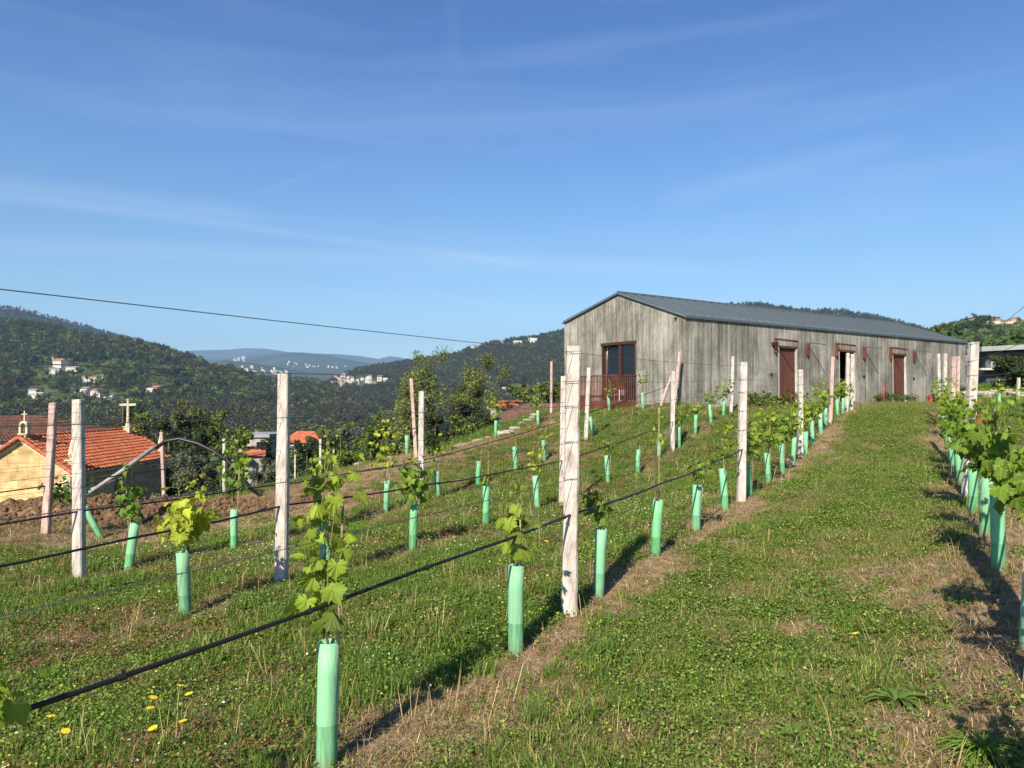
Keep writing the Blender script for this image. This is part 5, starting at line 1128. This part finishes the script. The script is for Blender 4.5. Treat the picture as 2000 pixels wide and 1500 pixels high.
for i in range(N_):
    a0, a1 = math.pi*i/N_, math.pi*(i+1)/N_; P_ = []
    for yq in (by-.22, by+.22):
        for r0_, aa in ((.22, a0), (.42, a0), (.42, a1), (.22, a1)): P_.append((bx+r0_*math.cos(aa), yq, bz+1.45+r0_*math.sin(aa)))
    bc.add(P_, [(0,1,2,3),(7,6,5,4),(1,5,6,2),(0,3,7,4)])
scaled(bc, fb, bx, by, bz); bc.build('bellcote', M_carved, chp)
m = MB(); m.lathe([(.001,bz+1.42),(.05,bz+1.42),(.09,bz+1.3),(.12,bz+1.0),(.17,bz+.9),(.001,bz+.9)], 12, (bx, by)); scaled(m, fb, bx, by, bz); m.build('bell', M_bark, chp)
m = MB(); m.box(bx-.06, bx+.06, by-.06, by+.06, bz+1.87, bz+2.85); m.box(bx-.27, bx-.06, by-.05, by+.05, bz+2.46, bz+2.58); m.box(bx+.06, bx+.27, by-.05, by+.05, bz+2.46, bz+2.58); scaled(m, fb, bx, by, bz); m.build('cross', M_carved, chp)
m = MB(); m.tube([(bx,by,bz+2.8),(bx,by,bz+3.3)], .016, 5); scaled(m, fb, bx, by, bz); m.build('lightning_rod', M_wire, chp)
m = MB(); x, y, z = -Wc/2+.35, Lc-.6, hr-.05; m.box(x-.30, x+.30, y-.3, y+.3, z-.3, z+.50); m.box(x-.42, x+.42, y-.36, y+.36, z+.50, z+.58); m.tube([(x,y,z+.58),(x,y,z+.75),(x,y,z+1.0),(x,y,z+3.3)], [.26,.24,.16,.13], 8); m.box(x-.80, x-.11, y-.1, y+.1, z+2.7, z+2.93); m.box(x+.11, x+.80, y-.1, y+.1, z+2.7, z+2.93)
for e in (-.80, .80): m.tube([(x+e-.04,y,z+2.815),(x+e+.04,y,z+2.815)], .15, 8)
m.tube([(x,y,z+3.3),(x,y,z+3.42)], .17, 8); scaled(m, .66, x, y, z); m.build('stone_cross', M_carved, chp)
# neighbour roof behind with weathered tiles
nb_ = empty('old_house', (-36.0, 53.5, cz+.1), R(-2)); tag(nb_, 'old house with weathered dark red tile roof behind the chapel bellcote', 'house')
ez, rz_ = zat(100, 864, 53.5) - cz - .1, zat(10, 812, 57.5) - cz - .1
m = MB(); m.box(-12, 4.7, .4, 7.6, -1, ez+.05); m.build('wall', M_blockwall, nb_)
tiled_roof(nb_, [V_((-13,0,ez)), V_((5.4,0,ez)), V_((-1.5,4,rz_)), V_((-13,4,rz_))], 9, 60, M_oldtile, wave=.07); tiled_roof(nb_, [V_((5.4,8,ez)), V_((-13,8,ez)), V_((-13,4,rz_)), V_((-1.5,4,rz_))], 9, 40, M_oldtile, wave=.07); tiled_roof(nb_, [V_((5.4,0,ez)), V_((5.4,8,ez)), V_((-1.5,4,rz_+.01)), V_((-1.5,4,rz_))], 9, 22, M_oldtile, wave=.07)

# ------------------------------------------------------------------ trees near the vineyard
def big_tree(p, h, spread, label, seed, base, kind='round', n=7000, size=.22, z=None, group='trees beyond the vineyard', name='broadleaf_tree', wind=0.0, cat='tree', low=.25):
    g_ = np.random.default_rng(seed); x, y = p[0], p[1]; z = gz(x, y) if z is None else z
    r_ = empty(name, (x, y, z)); tag(r_, label, cat, group)
    tr = MB(); tips = []
    th = h*(.55 if kind != 'column' else .9); tp = [(wind*h*.05*t*t + g_.normal()*.04*h*.05, g_.normal()*.03*h*.05, -.4 + (th+.4)*t) for t in np.linspace(0, 1, 6)]
    BR = []
    nbr = {'round': 16, 'wispy': 26, 'column': 14, 'dome': 20}[kind]
    for i in range(nbr):
        t = g_.uniform(low, .98) if kind != 'dome' else g_.uniform(.3, .95); j = min(int(t*5), 4); b0 = Vector(tp[j]).lerp(Vector(tp[j+1]), t*5-j); a = g_.uniform(0, 6.28)
        if kind == 'wispy': L_ = h*g_.uniform(.28, .52); up = g_.uniform(.85, 1.2); d = Vector((math.cos(a)*spread/h*.85+wind*.35, math.sin(a)*spread/h*.85, up)).normalized()
        elif kind == 'column': L_ = h*.25; d = Vector((math.cos(a)*.3, math.sin(a)*.3, 1)).normalized()
        else: L_ = spread*g_.uniform(.55, 1.0)*(1.15-.45*t); d = Vector((math.cos(a), math.sin(a), g_.uniform(.25, 1.0))).normalized()
        m_ = 5; P = [b0 + d*L_*q + Vector((wind*.1*L_*q*q, 0, (.14 if kind == 'wispy' else -.06)*L_*q*q)) + Vector(g_.normal(size=3)*.03*L_) for q in np.linspace(0, 1, m_)]
        P = [Vector((q.x, q.y, min(q.z, h*.97))) for q in P]
        BR.append(P)
        tips += [(P[q], L_*(.5 if kind != 'wispy' else .24)*(1.1-.4*q/m_)) for q in range(1, m_)]
    T_ = np.array([list(q[0]) for q in tips]); S_ = np.array([q[1] for q in tips]); blob = np.clip(1+g_.normal(size=len(tips))*.2, .55, 1.5); k = g_.integers(0, len(tips), n)
    d = g_.normal(size=(n,3)); d /= np.linalg.norm(d, axis=1, keepdims=True); q = (g_.uniform(0,1,n)**.6)[:,None]
    P = T_[k] + d*q*S_[k][:,None]*np.array([.62,.62,.55] if kind != 'wispy' else [.45,.45,.75]) 
    cx_, cy_ = np.median(P[:,0]), np.median(P[:,1]); rr_ = np.percentile(np.hypot(P[:,0]-cx_, P[:,1]-cy_), 93); kx = spread/rr_; kz = h/np.percentile(P[:,2], 99.7)
    P = P*np.array([kx, kx, kz]); fit = lambda q: (q[0]*kx, q[1]*kx, q[2]*kz if q[2] > 0 else q[2])
    tr.tube([fit(q) for q in tp], [h*.020*(1-.6*t) for t in np.linspace(0,1,6)], 7, False)
    for B_ in BR: tr.tube([fit(q) for q in B_], [h*.008*(1-.75*q) for q in np.linspace(0,1,len(B_))], 5, False)
    tr.build('trunk', M_bark, r_, smooth=True)
    keep = (P[:,2] > .05*h) & (fbm(P[:,0]*1.0+P[:,2], P[:,1]+P[:,2]*.7, h*.09, 2, seed % 50) > .36); P, k, d = P[keep], k[keep], d[keep]; n = len(P)
    N_ = d*.8 + g_.normal(size=(n,3))*.6 + np.array([0,0,.5]); cb = np.array(base); c = cb[g_.integers(0, len(cb), n)]*blob[k][:,None]*np.clip(1+g_.normal(size=(n,1))*.25, .4, 1.9)
    sc = size*g_.uniform(.5, 1.35, n); sv = np.stack([sc, sc*(1.0 if kind != 'wispy' else 1.3), sc], 1) if kind != 'wispy' else np.stack([sc*.6, sc*1.4, sc], 1)
    v, f, cc = stamp(CLUMP_V, CLUMP_F, P, rotmats(N_, g_.uniform(0,6.28,n)), sv, c); link('crown', np_mesh('crown', v, f, [M_tree], None, cc), r_)
    return r_
def tree_px(u, vtop, y, spread_px, label, seed, base, kind='round', n=6000, size=.22, zb=None, **kw):
    p = at(u, vtop, y); z = gz(p.x, y) if zb is None else zb
    return big_tree((p.x, y), p.z - z, spread_px*y/F*(1.0 if kind in ('wispy','column') or y > 100 else 1.2), label, seed, base, kind, n, size, z, **kw)
G1 = [(.075,.12,.025),(.11,.155,.03),(.14,.19,.035)]; G2 = [(.15,.19,.045),(.20,.235,.06),(.12,.155,.04)]; GD = [(.026,.046,.014),(.038,.062,.018),(.052,.08,.024)]; GY = [(.10,.15,.025),(.13,.18,.03),(.08,.12,.02)]; GO = [(.10,.12,.075),(.075,.09,.055),(.13,.145,.09)]
tree_px(783, 686, 52, 46, 'tall wispy green tree with upright windblown branches, left of its twin', 201, G2, 'wispy', 24000, .115, wind=.3)
tree_px(872, 697, 54, 46, 'wide wispy green tree with windblown branches, right of its twin', 202, G2, 'wispy', 26000, .115, wind=.6)
T_LIST = [(725,812,46,30,'bushy green tree at the left foot of the tall wispy tree',G1,'round',5000),(915,785,46,28,'brown-green tree right of the tall wispy pair',[(.06,.065,.025),(.085,.085,.035)],'round',5000),
 (965,792,44,32,'dark bushy tree left of the brown-roofed cottage',GD+G1[:1],'round',5000),(925,815,40,40,'low dense green tree above the stone edge',G1,'dome',5000),
 (1030,752,58,30,'dense green tree behind the brown-roofed cottage',G1,'round',6000),(1068,745,60,34,'full green tree touching the left edge of the concrete building',G1,'round',6000),(1095,765,62,22,'dark tree hidden partly by the tall foreground post',GD,'round',3500),
 (640,850,48,40,'dark leafy tree right of the tall left-centre post',GD+G1[:1],'round',5000),(600,862,44,34,'dark evergreen bush behind the left-centre post',GD,'round',4500),(690,838,56,38,'grey-green tree on the bank above the field',GO,'round',4500),
 (275,808,62,18,'slender bright green conifer behind the chapel roof',G1,'column',3500),(370,782,66,40,'pale yellow-green tree above the arching pipe',[(.12,.13,.045),(.09,.11,.035)],'round',6000),(425,803,60,34,'bright green tree behind the arching pipe',GY,'round',5000),
 (330,815,58,36,'dark green tree right of the chapel pinnacle',GD+G1[:1],'round',5000),(392,812,56,14,'dark pointed cypress among the trees by the chapel',GD,'column',3500),(460,830,54,30,'mid green tree behind the leafy vine top',G1,'round',4500),
 (305,845,52,24,'small dark tree at the chapel corner',GD,'round',3500),(350,878,44,36,'grey-green olive tree, leftmost in the lower field',GO,'dome',5500),(400,885,42,36,'grey-green olive tree, second from left in the lower field',GO,'dome',5500),(520,897,42,34,'grey-green olive tree left of the tall left-centre post',GO,'dome',5000),
 (560,885,46,26,'yellow-green bush beside the block hut',GY,'dome',4000),(520,857,56,10,'clipped conical cypress in front of the grey house',GD+[(.06,.08,.02)],'column',2500),(660,880,44,30,'leafy bush behind the small lower-field posts',G1,'dome',4000),(745,830,52,30,'green tree below the wispy pair',G1,'round',4500),
 (1990,690,45,40,'round dark clipped bush in front of the modern house',[(.045,.065,.02),(.07,.09,.03)],'dome',9000),(1900,745,34,14,'small leafy bush behind the right-hand post',G1,'dome',2500),(240,790,78,34,'dark spreading tree behind the stone cross',GD,'round',5000),(850,808,44,26,'dark tree under the wispy pair',GD,'round',4500),
 (1830,655,150,14,'dark pine against the sky left of the hilltop village',GD,'round',1500),(1915,612,420,22,'umbrella-shaped pine on the skyline by the hilltop village',GD,'round',2500),(1890,628,400,16,'round dark tree on the skyline left of the umbrella pine',GD,'round',2000),(1875,632,390,14,'dark tree leftmost on the village skyline',GD,'round',2000)]
for i, (u, vt, y, sp_, lab, cols, kind, n_) in enumerate(T_LIST):
    kw = {}
    if y > 100:
        q = H['village'].on(u, 655); kw['zb'] = q.z - 6
        y = q.y if y > 200 else y
        if y < 200: kw['zb'] = zat(u, 720, y)
    s = .135 if y < 100 else .9
    if y < 100: n_ = int(n_*2.1)
    if 'bush' in lab or 'olive' in lab: s = .10
    tree_px(u, vt, y, sp_, lab, 300+i, cols, kind, n_, s, low=.15, **kw)
# loose hedge and scrub on the banks
g_ = np.random.default_rng(9); xs, ys = [], []
def scrub(n_, u0, u1, y0, y1, smin, smax, pi_, label, seed):
    g_ = np.random.default_rng(seed); u = g_.uniform(u0, u1, n_); y = g_.uniform(y0, y1, n_); x = (u-1000)/F*y; z = ground_z(x, y)
    cx_ = (x > CX-7) & (x < CX+1.5) & (y > 38) & (y < 54); x, y, z = x[~cx_], y[~cx_], z[~cx_]
    scatter('scrub', np.stack([x, y, z], 1), np.stack([x*0, x*0, g_.uniform(0, 6.28, len(x))], 1), g_.uniform(smin, smax, len(x)), PT[pi_], label, 'scrub')
scrub(420, 330, 720, 38, 62, 1.0, 2.4, 0, 'low green scrub round the lower field', 1); scrub(260, 330, 720, 55, 110, 3, 6, 4, 'dark scrub and small trees on the slope below', 2)
scrub(900, -500, 900, 75, 260, 5, 9, 0, 'trees of the valley bottom', 3); scrub(1400, -600, 900, 230, 470, 8, 12, 4, 'dark wood on the valley floor', 4); scrub(500, 1200, 2600, 70, 200, 3, 7, 0, 'trees on the slope behind the modern house', 5)
scrub(300, 700, 1110, 45, 90, 1.6, 3.2, 3, 'bright scrub below the stone edge', 6); scrub(2600, -900, 1500, 300, 650, 9, 13, 0, 'wood at the foot of both slopes', 7)

# ------------------------------------------------------------------ houses
def house(p, rz, L_, W_, h, rh, wallm, roofm, label, group=None, name='house', detail=1, base=-3, shape='gable'):
    r_ = empty(name, p, rz); tag(r_, label, 'house', group)
    m = MB(); m.box(-L_/2, L_/2, -W_/2, W_/2, base, h)
    if rh > 0 and shape == 'gable': m.add([(-L_/2,-W_/2,h),(-L_/2,W_/2,h),(-L_/2,0,h+rh-.05),(L_/2,-W_/2,h),(L_/2,W_/2,h),(L_/2,0,h+rh-.05)], [(0,2,1),(3,4,5)])
    m.build('wall', wallm, r_)
    m = MB(); e = L_*.03+.2; 
    if rh > 0:
        ins_ = 0 if shape == 'gable' else L_*.3
        for s in (-1, 1): m.add([(-L_/2-e,s*(W_/2+e),h-.12),(L_/2+e,s*(W_/2+e),h-.12),(L_/2+e-ins_,0,h+rh),(-L_/2-e+ins_,0,h+rh),(-L_/2-e,s*(W_/2+e),h+.13),(L_/2+e,s*(W_/2+e),h+.13),(L_/2+e-ins_,0,h+rh+.25),(-L_/2-e+ins_,0,h+rh+.25)], [(0,3,2,1),(4,5,6,7),(0,1,5,4),(1,2,6,5),(2,3,7,6),(3,0,4,7)])
        if ins_:
            for s in (-1, 1): m.add([(s*(L_/2+e),-W_/2-e,h+.13),(s*(L_/2+e),W_/2+e,h+.13),(s*(L_/2+e-ins_),0,h+rh+.25)], [(0,1,2)])
    else: m.box(-L_/2-.2, L_/2+.2, -W_/2-.2, W_/2+.2, h, h+.3)
    m.build('roof', roofm, r_)
    if detail:
        nw = max(2, int(L_/3.2))
        for fl_ in range(max(1, int(h/2.9))):
            for i in range(nw):
                x = -L_/2 + L_*(i+.5)/nw; m = MB(); m.box(x-.5, x+.5, -W_/2-.05, -W_/2+.02, fl_*2.9+.9, fl_*2.9+2.2); m.build('window', M_pane, r_)
    return r_
HOUSES = [(118,708,22,14,'r','long-fronted white house with red roof highest on the left hillside'),(98,703,14,6,'g','low white annexe left of the highest hillside house'),(143,718,22,5,'g','pale terrace house just below the highest hillside house'),(108,723,18,8,'g','cream house below left of the highest hillside house'),
 (178,738,26,9,'r','white house with red hipped roof alone on the green terraces'),(201,737,10,5,'w','small white shed right of the lone terrace house'),(40,764,18,9,'r','white house with orange roof near the left edge of the hillside'),(66,764,16,8,'g','grey-roofed house right of the orange-roofed one'),(74,781,24,7,'w','long white house half hidden by trees at far left'),
 (163,768,26,10,'g','white two-storey house in the hamlet above the stone cross'),(190,769,26,10,'r','brown-roofed house right of the white one in the hamlet'),(216,775,20,6,'g','low grey house at the right end of the hamlet'),(303,762,26,12,'r','ochre house alone among the terraces right of the hamlet'),(133,803,20,13,'r','white house with pink roof left of the chapel cross'),
 (305,812,22,14,'w','bright white house just above the chapel pinnacle'),(324,808,18,10,'w','second white house right of the chapel pinnacle'),(345,812,20,8,'w','white wall-like house rightmost above the chapel pinnacle'),(236,795,24,9,'c','tan house seen behind the arms of the stone cross'),(147,655,10,5,'w','tiny white building near the ridge of the left hill'),(390,752,12,6,'g','tiny house at the wood edge on the right of the left hill')]
wm = {'r': (M_wallw, M_farroof), 'g': (M_wallw, M_farroofg), 'w': (M_wallw, M_wallw), 'c': (M_cream, M_farroof)}
for i, (u, v, w_, hpx, k, lab) in enumerate(HOUSES):
    q = H['left'].on(u, v+hpx*.6); mp_ = q.y/F; W1 = w_*mp_; hh = hpx*mp_*.62
    q.z += 2.5; house(tuple(q), R(((i*37) % 40)-20), W1, W1*.7, hh, hh*.5, *wm[k], lab, 'houses scattered over the left hillside', detail=1 if w_ > 17 else 0, base=-8)
def cluster(hill, spots, n_, w0, w1, lab, group, seed, cols='wwrgc', hf=.62):
    g_ = random.Random(seed); first = None
    for i in range(n_):
        cu, cv, ru, rv = spots[i % len(spots)]; u = cu + g_.uniform(-1, 1)*ru; v = cv + g_.uniform(-1, 1)*rv; q = hill.on(u, v); mp_ = q.y/F; w_ = g_.uniform(w0, w1)*mp_; q.z += w_*.35; h_ = w_*g_.uniform(.4, .75)*hf*1.6; k = g_.choice(cols)
        house(tuple(q), R(g_.uniform(-35, 35)), w_, w_*.75, h_*.75, h_*.35, *wm[k], lab, group, detail=0, base=-h_)
cluster(H['right'], [(672,742,24,4),(700,748,26,8),(668,755,20,3),(740,748,22,6)], 46, 5, 10, 'small pale house in the hillside town left of the wispy trees', 'hillside town left of the wispy trees', 1)
cluster(H['right'], [(1010,680,24,3),(1035,672,10,2),(920,688,8,2)], 9, 7, 15, 'white house high on the wooded slope left of the building', 'houses high on the right slope', 2, 'wwg')
cluster(H['right'], [(1000,767,22,8),(950,762,10,3),(1020,735,12,3),(970,728,10,3)], 14, 5, 10, 'pale house low on the slope left of the concrete building', 'houses low on the right slope', 3)
cluster(H['low'], [(478,721,38,5),(510,725,34,4),(545,728,16,3)], 34, 2, 4.5, 'tiny white house in the far town beyond the left hill', 'nearer far town', 4, 'wwwc')
cluster(H['mid'], [(450,703,30,3),(468,700,20,2),(570,710,16,5),(612,713,16,4),(650,718,26,4)], 34, 1.8, 3.6, 'white speck of a house on the blue distant hills', 'distant white towns', 5, 'w')
cluster(H['valley'], [(640,778,26,6),(665,765,16,6),(560,765,22,5)], 8, 5, 8, 'little house in the dark valley side wood', 'valley side houses', 6, 'rwg')
cluster(H['village'], [(1905,634,14,3),(1945,633,18,4),(1975,631,18,5),(2010,628,16,5),(2060,622,40,5)], 30, 7, 14, 'cream house with red roof in the hilltop village', 'hilltop village', 7, 'c', .5)
cluster(H['village'], [(1800,655,9,2)], 3, 9, 14, 'white house at the notch between the two right-hand hills', 'white houses in the notch', 8, 'w')
M_cotroof = mat('brown_tile', rough=.9); noise_col(M_cotroof, [(0.06,0.03,0.022),(0.14,0.07,0.05),(0.2,0.11,0.08)], (1,1,1), 6, 6)
# block house and hut beyond the lower field, brown-roofed cottage, red roofs
p = at(512, 872, 68); g_h = house((p.x, 68, p.z-.2), R(-8), 3.2, 4, 1.15, .0, M_blockwall, M_slab, 'unfinished grey block house with dark openings beyond the lower field', name='block_house', detail=0, base=-4)
for a, b_ in ((-1.1,-.5), (.5,1.1)): m = MB(); m.box(a, b_, -2.06, -1.98, .15, .75); m.build('window', M_dark, g_h)
p = at(495, 905, 55); house((p.x, 55, p.z), R(20), 1.2, 1.8, .75, .28, M_blockwall, M_tile, 'small stone hut with orange roof left of the left-centre post', name='stone_hut', detail=0, base=-3)
p = at(597, 860, 75); house((p.x, 75, p.z-.6), R(4), 3.0, 4, .6, .7, M_wallw, M_tile, 'house whose orange roof shows among trees behind the left-centre post', detail=0, base=-4, shape='hip')
p = at(1072, 832, 42); cot = house((p.x, 42, p.z+.12), R(10), 5.4, 3.2, .28, .66, M_wallw, M_cotroof, 'low cottage with brown tiled roof and white wall behind the stone edge', name='cottage', detail=0, base=-3, shape='hip')
p = at(992, 799, 60); house((p.x, 60, p.z), R(15), 2.2, 3, .15, .3, M_cream, M_tile, 'small orange roof peeping over the bank behind the cottage', detail=0, base=-4)
# paved strip in the lower field
pv_ = []
for u, v, y in [(455,985,21.5),(545,990,21.0),(470,972,24.5),(560,972,25)]: p = at(u, v, y); pv_.append((p.x, p.y, gz(p.x, p.y)+.05))
m = MB(); m.add(pv_, [(0,1,3,2)]); tag(m.build('path', M_plinth), kind='structure')
# modern house on the right
y = 58; p = at(1913, 720, y); ux = y/F; mh = empty('modern_house', (p.x, y, p.z), R(-6)); tag(mh, 'modern flat-roofed dark house with grey roof slab and balcony at the right edge', 'house')
m = MB(); m.add([(0,-.4,1.35),(9,-.4,1.75),(9,6,1.75),(0,6,1.35),(0,-.4,1.72),(9,-.4,2.12),(9,6,2.12),(0,6,1.72)], [(0,3,2,1),(4,5,6,7),(0,1,5,4),(1,2,6,5),(2,3,7,6),(3,0,4,7)]); m.build('roof', M_slab, mh)
m = MB(); m.box(.75, 9, .5, 5.5, -2.2, 1.36); m.build('wall', M_slate, mh); m = MB(); m.box(.7, 3.4, -.3, .48, .05, .55); m.build('balcony', M_slab, mh); m = MB(); m.box(-.1, 3.4, -.4, .6, -.12, .03); m.build('floor_slab', M_plinth, mh)
m = MB(); m.box(1.3, 2.4, .44, .49, .6, 1.2); m.build('window', M_pane, mh); m = MB(); m.box(-.0, .7, 1.5, 4, .35, 1.2); m.build('side_wall', M_wallw, mh)
# dry stone terraces on the right
stones([(at(1895,800,31).x,31,0),(at(2100,792,34).x,34,0)], 3, .16, .3, 'lower dry stone terrace wall below the modern house', M_rubble, 5, 3)
stones([(at(1895,770,38).x,38,0),(at(2150,760,42).x,42,0)], 2.6, .18, .32, 'upper dry stone terrace wall below the modern house', M_rubble, 6, 3)
